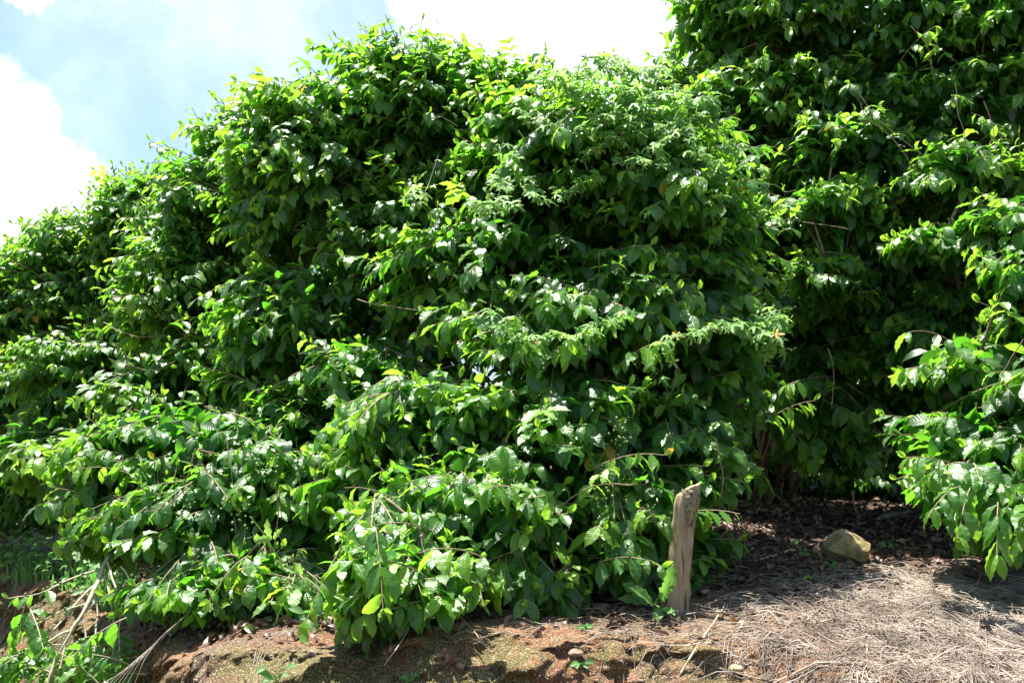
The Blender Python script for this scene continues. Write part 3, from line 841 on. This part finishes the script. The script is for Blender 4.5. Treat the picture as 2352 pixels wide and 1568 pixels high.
# ------------------------------------------------------------------ straw, litter, crumbs
def strand_set(n, pts_fn, width, seg=8):
    """thin three-sided strands lying on the ground; pts_fn(i) -> x0, y0, heading, length, curl"""
    VV = []
    x0, y0, hd, ln, cu, lift = pts_fn(n)
    t = np.linspace(0, 1, seg)[None]
    h = hd[:, None] + cu[:, None] * t
    dx = np.cos(h) * ln[:, None] / (seg - 1); dy = np.sin(h) * ln[:, None] / (seg - 1)
    X = x0[:, None] + np.cumsum(dx, 1); Y = y0[:, None] + np.cumsum(dy, 1)
    Z = ground_z(X, Y) + 0.003 + lift[:, None] * np.sin(np.pi * t) + lift[:, None] * 0.3 * t
    C = np.stack([X, Y, Z], -1)
    T = unit(np.gradient(C, axis=1)); U = unit(np.cross(T, UP)); Wv = np.cross(U, T)
    r = (width[:, None] * (1 - 0.55 * t))[..., None]
    a = [(math.cos(q), math.sin(q)) for q in (math.pi / 2, math.pi * 7 / 6, math.pi * 11 / 6)]
    R = np.stack([C + r * (ca * U + sa * Wv) for ca, sa in a], 2)      # n, seg, 3, 3
    V = R.reshape(-1, 3)
    i = (np.arange(n)[:, None, None] * seg * 3 + np.arange(seg - 1)[None, :, None] * 3)
    j = np.arange(3)[None, None]; j2 = (j + 1) % 3
    F = np.stack([i + j, i + j2, i + 3 + j2, i + 3 + j], -1).reshape(-1, 4)
    return V, F
def straw_points(n):
    x = rng.uniform(0.15, 3.1, n * 6); y = rng.uniform(2.55, 5.0, n * 6)
    d = fbm(P3(x * 1.1, y * 1.6), 3, 33)
    wgt = np.clip((x - 0.55 - 0.35 * (y - 3.3)) / 0.9, 0.03, 1) * np.clip((4.75 - y + 0.1 * x) / 0.35, 0, 1) * np.clip(0.75 + 1.0 * d, 0.1, 1)
    k = np.where(rng.random(n * 6) < wgt)[0][:n]
    m = len(k); x = x[k]; y = y[k]
    # strands comb outwards and down from the base of the rows
    hd = np.arctan2(-0.75 + 0.5 * fbm(P3(x, y), 2, 8), (x - 1.5) * 0.9 + 0.9 * fbm(P3(x * 1.2, y * 1.2), 3, 9)) + rng.normal(0, 0.55, m)
    fl = rng.random(m) < 0.5; hd = np.where(fl, hd + math.pi, hd)
    ln = rng.gamma(3.0, 0.055, m) + 0.05
    return x, y, hd, np.minimum(ln, 0.7), rng.normal(0, 0.7, m), np.abs(rng.normal(0, 0.016, m))
N = 15000
pts = straw_points(N)
tx = rng.uniform(0.5, 3.0, 60); ty = rng.uniform(2.7, 4.3, 60); tid = np.repeat(np.arange(60), 38); mt = len(tid)
kk = rng.random(60) < np.clip((tx - 0.5 - 0.35 * (ty - 3.3)) / 0.8, 0, 1); sel = kk[tid]
th0 = rng.uniform(0, 2 * np.pi, 60)[tid] + rng.normal(0, .5, mt)
tuft = [tx[tid] + rng.normal(0, .035, mt), ty[tid] + rng.normal(0, .03, mt), th0, rng.uniform(.08, .4, mt), rng.normal(0, .9, mt), np.abs(rng.normal(.012, .02, mt))]
pts = [np.concatenate([a_, b_[sel]]) for a_, b_ in zip(pts, tuft)]
N = len(pts[0])
v, f = strand_set(N, lambda n: pts, rng.gamma(3.0, 0.00045, N) + 0.0005)
tag(mesh_object("dry_grass", v, f, M_STRAW), "pale dry straw of dead grass strewn over the sunny ground at the lower right", "dry grass", kind="stuff")
def thin_points(n):
    x = rng.uniform(-0.4, 1.6, n); y = 3.55 + rng.random(n) ** 1.5 * 0.9 + 0.1 * np.abs(x)
    return x, y - np.clip(x, 0, 2) * 0.35, rng.normal(0.1, 0.5, n), rng.uniform(0.08, 0.4, n), rng.normal(0, .6, n), np.abs(rng.normal(0, .008, n))
p2 = thin_points(420)
v, f = strand_set(420, lambda n: p2, rng.uniform(0.0007, 0.0016, 420))
tag(mesh_object("root_fibre", v, f, M_TWIG), "brown roots and thin straws lying in the shade round the stake", "roots", kind="stuff")

def litter_material():
    m, t, out = material("dead_leaf")
    uv = t.node('ShaderNodeAttribute', attribute_name='leafuv').outputs['Vector']
    sp = t.node('ShaderNodeSeparateXYZ'); t.l.new(uv, sp.inputs[0])
    c = t.mix(t.ramp(sp.outputs[2], 0, 1), (0.045, 0.026, 0.018), (0.20, 0.115, 0.075))
    c = t.mix(t.math('GREATER_THAN', sp.outputs[2], 0.93), c, (0.36, 0.22, 0.13))
    c = t.mix(t.math('LESS_THAN', sp.outputs[2], 0.012), c, (0.16, 0.26, 0.04))
    p = t.node('ShaderNodeBsdfPrincipled')
    t.put(p.inputs['Base Color'], c); p.inputs['Roughness'].default_value = 0.5
    t.l.new(p.outputs[0], out.inputs[0]); return m
M_LITTER = litter_material()
_r = np.random.default_rng(11)
T_DEAD = [leaf_template(6, 3, _r.uniform(1.0, 3.8), _r.uniform(.06, .13), _r.uniform(.2, 1.8), _r.uniform(0, 6), .42, _r.uniform(-1.4, 1.4)) for _ in range(8)]
lt = Leaves()
n = 18000
x = rng.uniform(-3.2, 3.6, n); y = rng.uniform(3.4, 8.0, n)
yc = np.interp(x, CX, CY)
wgt = np.where(x > 0.6, np.clip((y - 4.05 - 0.12 * fbm(P3(x * 3, y * 3), 2, 3) * 3) / 0.5, 0.09, 1), np.clip((y - yc) / 0.3, 0, 0.8)) * np.clip((8 - y) / 1.5, .25, 1)
k = rng.random(n) < wgt; x = x[k]; y = y[k]; n = len(x)
z = ground_z(x, y)
hd = rng.uniform(0, 2 * np.pi, n)
lt.add(np.stack([x, y, z + rng.uniform(.002, .018, n)], -1), np.stack([np.cos(hd), np.sin(hd), rng.normal(.05, .18, n)], -1),
       np.stack([rng.normal(0, .45, n), rng.normal(-.1, .45, n), np.ones(n)], -1), rng.uniform(.03, .085, n), np.zeros(n))
o = bake_leaves(lt, T_DEAD, M_LITTER, None, "leaf_litter")
tag(o, "dark brown curled dead leaves lying under the bushes", "leaf litter", kind="stuff")

tw_n = 700
p3 = (rng.uniform(0.3, 3.2, tw_n), rng.uniform(3.2, 6.2, tw_n), rng.uniform(0, 6.28, tw_n), rng.uniform(.04, .25, tw_n), rng.normal(0, .4, tw_n), np.abs(rng.normal(0, .01, tw_n)))
v, f = strand_set(tw_n, lambda n: p3, rng.uniform(0.001, 0.003, tw_n), 5)
tag(mesh_object("twig_litter", v, f, M_BARK), "broken brown twigs scattered through the litter", "twigs", kind="stuff")

# crumbs of soil and gravel
n = 9000
x = rng.uniform(-2.2, 2.4, n); y = rng.uniform(2.7, 4.6, n)
P = roughen(np.stack([x, y, ground_z(x, y)], -1))
import bmesh
bm = bmesh.new(); bmesh.ops.create_icosphere(bm, subdivisions=1, radius=1)
iv = np.array([q.co[:] for q in bm.verts]); iff = np.array([[q.index for q in g.verts] for g in bm.faces]); bm.free()
sz = rng.gamma(1.6, 0.0022, n) + 0.0012
jit = rng.uniform(0.6, 1.3, (n, len(iv), 1)) * iv[None] * sz[:, None, None] * rng.uniform(.6, 1.3, (n, 1, 3))
v = (P[:, None] + jit).reshape(-1, 3); f = (iff[None] + (np.arange(n) * len(iv))[:, None, None]).reshape(-1, 3)
tag(mesh_object("gravel", v, f, M_PEBBLE, smooth=False), "tiny crumbs of soil and gravel on the bank", "gravel", kind="stuff")


# ------------------------------------------------------------------ climbing vine
def palmate_template(seed, curl):
    r_ = np.random.default_rng(seed)
    th = np.linspace(-2.8, 2.8, 37)
    lob = 0.5 + 0.5 * np.cos(th * 2 * np.pi / 1.25)
    rr = (0.24 + 0.76 * lob) * (1 - 0.30 * (np.abs(th) / 2.75)) * (1 + r_.normal(0, .06, len(th)))
    rr[0] = rr[-1] = 0.12
    x = np.sin(th) * rr * 0.62; y = np.cos(th) * rr * 0.6 + 0.36
    z = -curl * rr ** 2 + r_.normal(0, .02, len(th))
    V = np.concatenate([[[0, 0.36, 0.02]], np.stack([x, y, z], -1)])
    n = len(th)
    F = np.stack([np.zeros(n - 1, int), np.arange(2, n + 1), np.arange(1, n)], -1)
    UVs = np.concatenate([[[0.2, 0]], np.stack([0.2 + 0.8 * rr, 0.5 + 0 * rr], -1)])
    return V, F, UVs
T_PALM = [palmate_template(i, 0.05 + 0.1 * i) for i in range(5)]
AL = [(at(px, py, y), np.array([rx * y / 2352, rd, ry * y / 2352])) for (px, py, y, rx, ry, rd) in A_LOBES]
def tendril(p, d, n=26, r=0.012, ln=0.14):
    t = np.linspace(0, 1, n)
    d = unit(d); s_ = unit(np.cross(d, UP)); u_ = np.cross(s_, d)
    k = np.clip(t - 0.45, 0, 1) * 1.6; a = t * 14
    return p + d * (t * ln)[:, None] + (s_ * (k * r * np.cos(a))[:, None] + u_ * (k * r * np.sin(a))[:, None]) + UP * (0.3 * ln * t * (1 - t))[:, None]
vine = thing("climbing_vine", "pale green climbing vine with divided leaves and curly tendrils over the domed bush", "vine", at(1500, 300, 5.2))
vl = Leaves(); vc = []; vr = []; tc_ = []; trd = []
regions = [(11, 1000, 1640, 130, 330), (4, 1350, 1700, 250, 380), (2, 1690, 1745, 620, 900), (1, 1390, 1470, 640, 760), (3, 1050, 1400, 260, 420)]
for (cnt, xa, xb, ya, yb) in regions:
    for _ in range(cnt):
        px, py = rng.uniform(xa, xb), rng.uniform(ya, yb)
        h = rng.uniform(0, 2 * np.pi); pts = []
        y0 = None
        for st in range(int(rng.integers(10, 24))):
            Y = surf(px, py, AL, None)
            if Y is None:
                if y0: py += 25; continue
                py += 40; continue
            if y0 and abs(Y - y0) > 0.12: Y = y0 + np.clip(Y - y0, -.12, .12)
            y0 = Y
            pts.append(at(px, py, Y - 0.09) + rng.normal(0, 0.012, 3))
            h += rng.normal(0, 0.35); px += 20 * math.cos(h); py += 14 * math.sin(h) + (3 if xa > 1600 else 0.5)
            py = min(max(py, ya - 40), yb + 60)
            px = min(px, 1775)
        if len(pts) < 4: continue
        C = poly(pts, 4)
        vc.append(C); vr.append(np.linspace(0.0022, 0.0012, len(C)))
        for q in range(1, len(C) - 1):
            if rng.random() < 0.85:
                tdir = C[q + 1] - C[q - 1]; sd = unit(np.cross(tdir, UP)) * rng.choice([-1, 1])
                pet = C[q] + sd * rng.uniform(.01, .04) + np.array([0, -.015, .015])
                vl.add(pet, sd * 0.7 + unit(tdir) * 0.5 + np.array([0, -.5, -0.35]) + rng.normal(0, .3, 3),
                       UP + np.array([0, -.6, 0]) + rng.normal(0, .35, 3), rng.uniform(.04, .085), np.clip(rng.normal(.55, .2), 0, 1))
            if rng.random() < 0.06:
                tc_.append(tendril(C[q], np.array([rng.normal(0, .6), -0.7, rng.uniform(0, .9)]), ln=rng.uniform(.08, .2))); trd.append(np.full(26, 0.0009))
for (px, py, Y, dx, dz, ln) in [(1700, 380, 4.9, 1, .25, .26), (1715, 420, 4.9, 1, -.3, .24), (1555, 270, 5.0, .5, .7, .2), (1700, 350, 4.9, .9, .1, .2), (1760, 740, 4.8, 1, .1, .12), (1050, 290, 5.1, -.8, .3, .14), (1190, 300, 5, .3, -.6, .12),
                                (1760, 600, 4.8, .6, -.7, .15)]:
    tc_.append(tendril(at(px, py, surf(px, py, AL, Y) - .08), np.array([dx, -.2, dz]), ln=ln, r=.02)); trd.append(np.full(26, 0.0016))
v, f = tubes(vc, vr, 4); mesh_object("stem", v, f, M_GREENSTEM, vine)
v, f = tubes(tc_, trd, 4); tag(mesh_object("tendrils", v, f, M_GREENSTEM, vine), kind="stuff")
bake_leaves(vl, T_PALM, M_VINE, vine)

# ------------------------------------------------------------------ weeds and shoots
def toothed(seed, ratio, bend, teeth, depth):
    V, F, uv = leaf_template(16, 4, bend, .015, .25, seed, ratio)
    S = uv[:, 0]; k = 1 - depth * (0.5 + 0.5 * np.cos(S * teeth * 2 * np.pi)) * np.clip(np.abs(uv[:, 1]) * 2 - 1, 0, 1) * (S < .85)
    V = V.copy(); V[:, 0] *= k
    return V, F, uv
T_TOOTH = [toothed(i, .38 + .04 * i, .2 + .25 * i, 3.5, .38) for i in range(4)]
T_OVAL = [leaf_template(8, 2, .3 + .3 * i, .01, .3, i, .5) for i in range(4)]
def plant(name, label, cat, base, specs, templates, mat, stems=(), group=None, stem_r=0.0018, grow=1.0):
    """specs: (start point, end point, tone); stems: curves"""
    group = group or {'bank_weed': 'little weeds on the bank', 'seedling': 'seedlings in the litter', 'round_leaf_weed': 'round-leaved weeds on the bank crest'}.get(name)
    root = thing(name, label, cat, base, group)
    lv = Leaves()
    for a, b, tn in specs:
        d = b - a; L = np.linalg.norm(d)
        lv.add(a, d + UP * 0.25 * L, UP * .7 + np.array([0, -.9, 0]) + rng.normal(0, .2, 3), L * grow, tn)
    if stems:
        v, f = tubes([poly(c, 5) for c in stems], [np.linspace(stem_r, stem_r * .6, 5 * (len(c) - 1) + 1) for c in stems], 6)
        mesh_object("stem", v, f, M_GREENSTEM, root)
    bake_leaves(lv, templates, mat, root, "leaves")
    return root
SW = SY - 0.07
b = at(1512, 1402, SW); b[2] = ground_z(b[0], SW)
tips = [((1490, 1385), (1428, 1386)), ((1485, 1375), (1440, 1350)), ((1512, 1372), (1548, 1345)), ((1535, 1362), (1546, 1308)), ((1515, 1395), (1512, 1432)), ((1522, 1395), (1545, 1420)),
        ((1500, 1390), (1460, 1362)), ((1520, 1380), (1535, 1352))]
plant("sow_thistle", "toothed pale green weed growing at the foot of the wooden stake", "weed", b,
      [(at(*p, SW - .02 * i_), at(*q, SW - .03 * i_ - .03), .6) for i_, (p, q) in enumerate(tips)], T_TOOTH, M_WEED,
      [[b, at(1500, 1388, SW), at(*p, SW - .02 * i_)] for i_, (p, q) in enumerate(tips)], grow=1.15)
def little_plant(name, label, px, py, Y, n, h, L, templates=T_OVAL, group=None, lean=(0, 0), spread=.5, cat="weed", tone=.5):
    b = on_ground(px, py)
    b[1] = roughen(b[None])[0][1]
    specs = []; stems = []
    for i in range(n):
        a = 2 * np.pi * i / n + rng.uniform(-.5, .5); k = rng.uniform(.35, 1)
        tip = b + np.array([lean[0] + spread * h * math.cos(a) * k, -0.25 * h + spread * h * .6 * math.sin(a) * k, h * k + lean[1]])
        stems.append([b, 0.5 * (b + tip) + np.array([0, 0, .15 * h]), tip])
        for j in range(2 if n > 3 else 3):
            aa = a + rng.normal(0, .9)
            st = tip if j == 0 else 0.4 * b + 0.6 * tip + np.array([0, 0, .08 * h])
            specs.append((st, st + np.array([math.cos(aa), -.4 + math.sin(aa) * .5, rng.uniform(-.3, .4)]) * L * rng.uniform(.7, 1.1), tone + rng.normal(0, .12)))
    return plant(name, label, cat, b, specs, templates, M_WEED, stems, group)
little_plant("pea_seedling", "clump of small rounded green seedlings against the right side of the stake", 1582, 1368, 3.62, 7, .06, .045, cat="seedling")
little_plant("seedling", "small green seedlings in a shaded clump just right of the stake foot", 1615, 1352, 3.85, 7, .07, .04, cat="seedling")
little_plant("seedling", "four-leaved seedling on the mossy bank, leftmost along the bottom edge", 655, 1556, 3.45, 4, .07, .045, cat="seedling")
little_plant("bank_weed", "tiny low weed rosette on the bank at the bottom, below the hanging leaves", 940, 1560, 3.4, 5, .02, .03)
little_plant("bank_weed", "small star-shaped weed on the brown bank, left of the straw", 1335, 1545, 3.35, 6, .03, .04)
little_plant("bank_weed", "little weed at the top of the bank under the lowest hanging leaves", 1338, 1452, 3.6, 5, .04, .035)
little_plant("round_leaf_weed", "broad round-leaved weed in the shade between the two front bushes", 728, 1395, 4.1, 6, .13, .075, tone=.3)
little_plant("round_leaf_weed", "pale leafy weed at the crest of the bank, beneath the round-leaved one", 712, 1430, 3.95, 6, .06, .06, tone=.4)
little_plant("bank_weed", "small weed at the crest of the bank below the left front bush", 560, 1420, 4.0, 6, .07, .05, tone=.4)
little_plant("seedling", "bright seedling among the straw and dead leaves left of the rock", 1850, 1278, 4.6, 4, .035, .04, cat="seedling", tone=.8)
little_plant("seedling", "bright seedling on the dead leaves right of the rock", 2035, 1262, 4.8, 4, .035, .045, cat="seedling", tone=.8)
little_plant("seedling", "small seedling in front of the rock on the shaded straw", 1905, 1305, 4.35, 5, .03, .03, cat="seedling", tone=.7)

# thistly shoot leaning out over the gap left of the centre
def hairy_shoot():
    Y = 3.9
    pts = [at(790, 1400, 4.05), at(745, 1368, 3.98), at(690, 1325, 3.92), at(640, 1280, Y), at(612, 1235, Y), at(575, 1185, Y)]
    g = at(800, 1425, 4.1); g[2] = ground_z(g[0], 4.1)
    root = thing("vine_shoot", "pale hairy vine shoot with spiky leaves leaning out left between the front bushes", "vine", g)
    C = poly([g] + pts, 8)
    side = [poly([at(652, 1250, Y - .02), at(632, 1212, Y - .03)], 6)]
    v, f = tubes([C] + side, [np.linspace(.0042, .0018, len(C)), np.full(len(side[0]), .0016)], 6)
    mesh_object("stem", v, f, M_GREENSTEM, root)
    lv = Leaves()
    for p, q, L in [((622, 1240), (612, 1205), .085), ((625, 1235), (590, 1240), .07), ((628, 1238), (642, 1218), .06), ((690, 1315), (655, 1300), .07), ((695, 1318), (672, 1292), .06), ((700, 1325), (706, 1345), .06),
                    ((640, 1285), (650, 1305), .05), ((580, 1190), (570, 1183), .02), ((778, 1388), (770, 1425), .07), ((785, 1405), (800, 1440), .08)]:
        a = at(*p, Y - .02); b = at(*q, Y - .04)
        lv.add(a, b - a, UP * .5 + np.array([0, -1, 0]) + rng.normal(0, .3, 3), L, .75)
    bake_leaves(lv, T_TOOTH, M_VINE, root, "leaves")
    t_ = tendril(at(590, 1205, Y), np.array([-.3, -.3, -.8]), ln=.06); v, f = tubes([t_], [np.full(26, .0011)], 5)
    mesh_object("tendril", v, f, M_GREENSTEM, root)
hairy_shoot()

# ------------------------------------------------------------------ broken branch hanging over the bank at the left
KY = 4.25
kroot = thing("broken_branch", "broken pale coffee branch with green berries hanging down the bank at the lower left", "branch", at(245, 1290, KY + .3))
main = [at(262, 1240, KY + .45), at(240, 1300, KY + .3), at(205, 1370, KY + .1), at(165, 1450, KY), at(128, 1510, KY - .1), at(110, 1568, KY - .15), at(100, 1640, KY - .2)]
sides = [[(240, 1300, .3), (200, 1312, .2), (150, 1335, .1), (90, 1360, 0), (20, 1375, 0)], [(225, 1335, .2), (180, 1375, .1), (130, 1440, 0), (70, 1490, -.1), (-20, 1520, -.1)],
         [(165, 1450, 0), (110, 1470, -.1), (50, 1500, -.1), (-10, 1540, -.15)], [(250, 1290, .3), (262, 1340, .15), (275, 1400, .1), (275, 1480, .05), (270, 1540, 0)],
         [(238, 1310, .3), (252, 1370, .15), (262, 1440, .1), (255, 1520, .05), (250, 1580, 0)], [(215, 1350, .15), (222, 1420, .1), (215, 1500, 0), (200, 1580, 0)],
         [(185, 1410, .05), (195, 1470, 0), (160, 1540, -.05), (150, 1600, -.1)], [(150, 1475, 0), (140, 1530, -.05), (90, 1580, -.1)], [(200, 1380, .1), (150, 1400, .05), (100, 1420, 0), (60, 1450, -.05)],
         [(280, 1300, .3), (300, 1330, .2), (302, 1360, .15), (290, 1380, .1)]]
mc = poly(main, 8, .01)
cs = [mc]; rs = [np.linspace(.0105, .006, len(mc))]
lv = Leaves(); bp = []; br = []
for sdp in sides:
    C = poly([at(px, py, KY + dy) for px, py, dy in sdp], 6, .012)
    cs.append(C); rs.append(np.linspace(.005, .0022, len(C)))
    shoot(lv, C[2 * len(C) // 3:], .085, .5, 0.05, .06, .30, .3)
    for q in range(len(C) // 3, len(C) - 3, 3):
        if rng.random() < .6:
            for _ in range(rng.integers(2, 6)):
                bp.append(C[q] + rng.normal(0, .009, 3)); br.append(rng.uniform(.0045, .0065))
for _ in range(34):   # leafy end resting at the foot
    p = at(rng.uniform(-30, 250), rng.uniform(1480, 1600), KY - .05 + rng.uniform(-.12, .2))
    d = unit(np.array([rng.normal(-.2, .8), rng.normal(-.4, .4), rng.normal(0, .4)]))
    C = bez(p - d * .25, p - d * .1 + UP * .04, p, 7)
    cs.append(C); rs.append(np.linspace(.003, .0018, 7))
    shoot(lv, C, .105, .45, .2, .05, .26, .35)
    for _ in range(rng.integers(0, 7)):
        bp.append(C[3] + rng.normal(0, .016, 3)); br.append(rng.uniform(.0045, .0065))
v, f = tubes(cs, rs, 6); mesh_object("stem", v, f, M_PALE, kroot)
bake_leaves(lv, T_NEAR, M_COFFEE, kroot)
v, f = balls(bp, br); tag(mesh_object("berries", v, f, M_BERRY, kroot), kind="stuff")

# ------------------------------------------------------------------ grass and weeds on the far-left bank
gl = Leaves(); n = 420
x = rng.uniform(-4.4, -2.1, n); y = np.interp(x, CX, CY) + rng.uniform(-.05, .6, n)
z = ground_z(x, y)
a = rng.uniform(0, 2 * np.pi, n)
T_BLADE = [leaf_template(7, 1, .6 + .35 * i, 0, .4, 0, .07 + .02 * i) for i in range(4)]
gl.add(np.stack([x, y, z], -1), np.stack([np.cos(a) * .5, np.sin(a) * .5 - .15, np.ones(n)], -1), np.stack([np.cos(a), np.sin(a), np.zeros(n) + .2], -1), rng.uniform(.06, .2, n), rng.uniform(.0, .5, n))
o = bake_leaves(gl, T_BLADE, M_WEED, None, "grass"); tag(o, "green grass growing on the bank below the far left bushes", "grass", kind="stuff")
hl = Leaves(); n = 700
x = rng.uniform(-4.4, -1.9, n); y = np.interp(x, CX, CY) + rng.uniform(-.08, .5, n); z = ground_z(x, y) + rng.uniform(.02, .30, n)
a = rng.uniform(0, 2 * np.pi, n)
hl.add(np.stack([x, y, z], -1), np.stack([np.cos(a), np.sin(a) - .3, rng.normal(0, .3, n)], -1), np.stack([rng.normal(0, .3, n), rng.normal(-.3, .3, n), np.ones(n)], -1), rng.uniform(.03, .08, n), rng.uniform(.1, .6, n))
o = bake_leaves(hl, T_OVAL, M_WEED, None, "ground_cover"); tag(o, "low leafy ground cover among the grass on the far left bank", "ground cover", kind="stuff")

# ------------------------------------------------------------------ sticks
def stick(label, pts, r, mat=M_TWIG, lift=0.0, name="stick", ends=.5, follow=True, wob=.008):
    P = []
    for (px, py, Y) in pts:
        p = at(px, py, Y)
        if follow:
            p = on_ground(px, py) + UP * (r * .8 + lift)
        P.append(p)
    C = poly(P, 7, wob)
    rr = np.linspace(r, r * ends, len(C)) * (1 + .12 * np.sin(np.arange(len(C)) * 1.7)); rr[0] *= .6; rr[-1] *= .5
    C2 = np.concatenate([[C[0] - .0004 * unit(C[1] - C[0])], C, [C[-1] + .0004 * unit(C[-1] - C[-2])]]); rr = np.concatenate([[1e-4], rr, [1e-4]])
    v, f = tubes([C2], [rr], 8)
    c = C.mean(0)
    o = mesh_object(name, v - c, f, mat); o.location = tuple(c)
    tag(o, label, "stick", "fallen sticks on the ground")
    return o
stick("thick broken piece of log in the shade by the right edge bush", [(2020, 1196, 6.0), (2045, 1190, 6.0), (2085, 1184, 6.0)], .022, M_BARK, wob=.003, ends=.8)
stick("short knobbly dead branch behind the rock", [(1945, 1212, 5.7), (1965, 1208, 5.7), (1990, 1203, 5.75)], .014, M_BARK)
stick("long pale stick lying in the sunlit litter between stake and rock", [(1700, 1295, 4.7), (1760, 1283, 4.78), (1825, 1264, 4.9)], .0075, M_PALE, ends=.6)
stick("second pale stick lying just left of the rock", [(1750, 1275, 4.9), (1820, 1268, 4.95), (1890, 1262, 5.0)], .005, M_PALE)
stick("thin bent twig standing up in the dark gap behind the rock", [(1958, 1125, 5.6), (1962, 1160, 5.6), (1978, 1200, 5.65)], .005, M_TWIG, follow=False)
stick("thin brown twig lying across the dark litter behind the rock", [(1860, 1195, 5.6), (1930, 1190, 5.7), (2000, 1198, 5.7)], .004, M_TWIG)
stick("grey twig hanging down the bank below the central leaves", [(944, 1432, 3.62), (925, 1462, 3.5), (900, 1500, 3.42), (882, 1528, 3.38)], .003, M_STRAW, follow=False)
stick("pale twig on the bank at the left, pointing up to the right", [(470, 1440, 4.2), (530, 1425, 4.0), (600, 1410, 3.95)], .003, M_STRAW)
stick("slender stalk leaning down across the bank below the stake side leaves", [(1030, 1385, 3.75), (1080, 1440, 3.62), (1120, 1490, 3.45)], .003, M_TWIG, follow=False)
stick("flat brown stick under the hanging leaves at the top of the bank", [(950, 1445, 3.72), (1000, 1437, 3.72), (1045, 1432, 3.72)], .005, M_BARK)
stick("long dry jointed stalk lying on the straw at the bottom right", [(1560, 1560, 2.95), (1600, 1500, 3.15), (1640, 1440, 3.4), (1668, 1390, 3.6)], .004, M_PALE, lift=.012)
stick("reddish jointed stalk crossing the straw below the stake", [(1590, 1490, 3.2), (1640, 1468, 3.28), (1700, 1460, 3.3)], .004, M_TWIG, lift=.015)
stick("long bare vine stem lying across the straw in the middle right", [(1990, 1568, 2.9), (1992, 1500, 3.1), (1996, 1450, 3.3)], .0035, M_PALE, lift=.01)
# arcing dry roots hanging on the bank
def roots(label, sets, name="hanging_roots"):
    cs = []
    for pts in sets: cs.append(poly([at(*p) for p in pts], 6, .008))
    c = cs[0].mean(0)
    v, f = tubes(cs, [np.linspace(.0013, .0009, len(q)) for q in cs], 5)
    o = mesh_object(name, v - c, f, M_STRAW); o.location = tuple(c); tag(o, label, "roots", kind="stuff"); return o
roots("pale dry roots arcing down the mossy bank at the left", [[(675 + d, 1440, 3.7), (620 + d * 2, 1470, 3.55), (590 + d, 1520, 3.45), (575 + d * 2, 1600, 3.35)] for d in (-8, 0, 5, 12)])
roots("bundle of pale dry stalks draped on the shoulder of the bank at the far left", [[(405 - d, 1435 + d, 4.2), (350 - d, 1482 + d, 4.05), (300 - d, 1530 + d * .6, 3.95), (250 - d * 1.5, 1590, 3.85)] for d in (-34, -22, -12, -4, 5, 14, 27, 40)])

# stones lying about
for k_, (px, py, Y, s_, lab) in enumerate([(1322, 1500, 3.4, .02, "grey stone showing through the shaded soil below the hanging leaves"), (1690, 1435, 3.4, .009, "small pale pebble on the soil right of the stake"),
                           (1110, 1405, 3.6, .02, "brown lump of stone at the foot of the centre bush"), (2048, 1545, 2.95, .013, "white pebble in the straw near the bottom edge"),
                           (2130, 1330, 3.8, .014, "grey pebble in the straw in front of the right edge bush"), (1690, 1535, 3.05, .018, "yellowish stone half buried at the bottom edge in the straw")]):
    q = on_ground(px, py)
    v, f = rock_mesh(np.zeros(3), np.array([1.3, 1, .7]) * s_, 40 + k_, [((.3, -.5, .8), .65), ((-.7, -.3, .4), .7)], 3, .15)
    o = mesh_object("stone", v, f, M_ROCK if k_ in (5, 2) else M_PEBBLE); o.location = tuple(q + UP * s_ * .12); tag(o, lab, "stone", "loose stones on the bank")
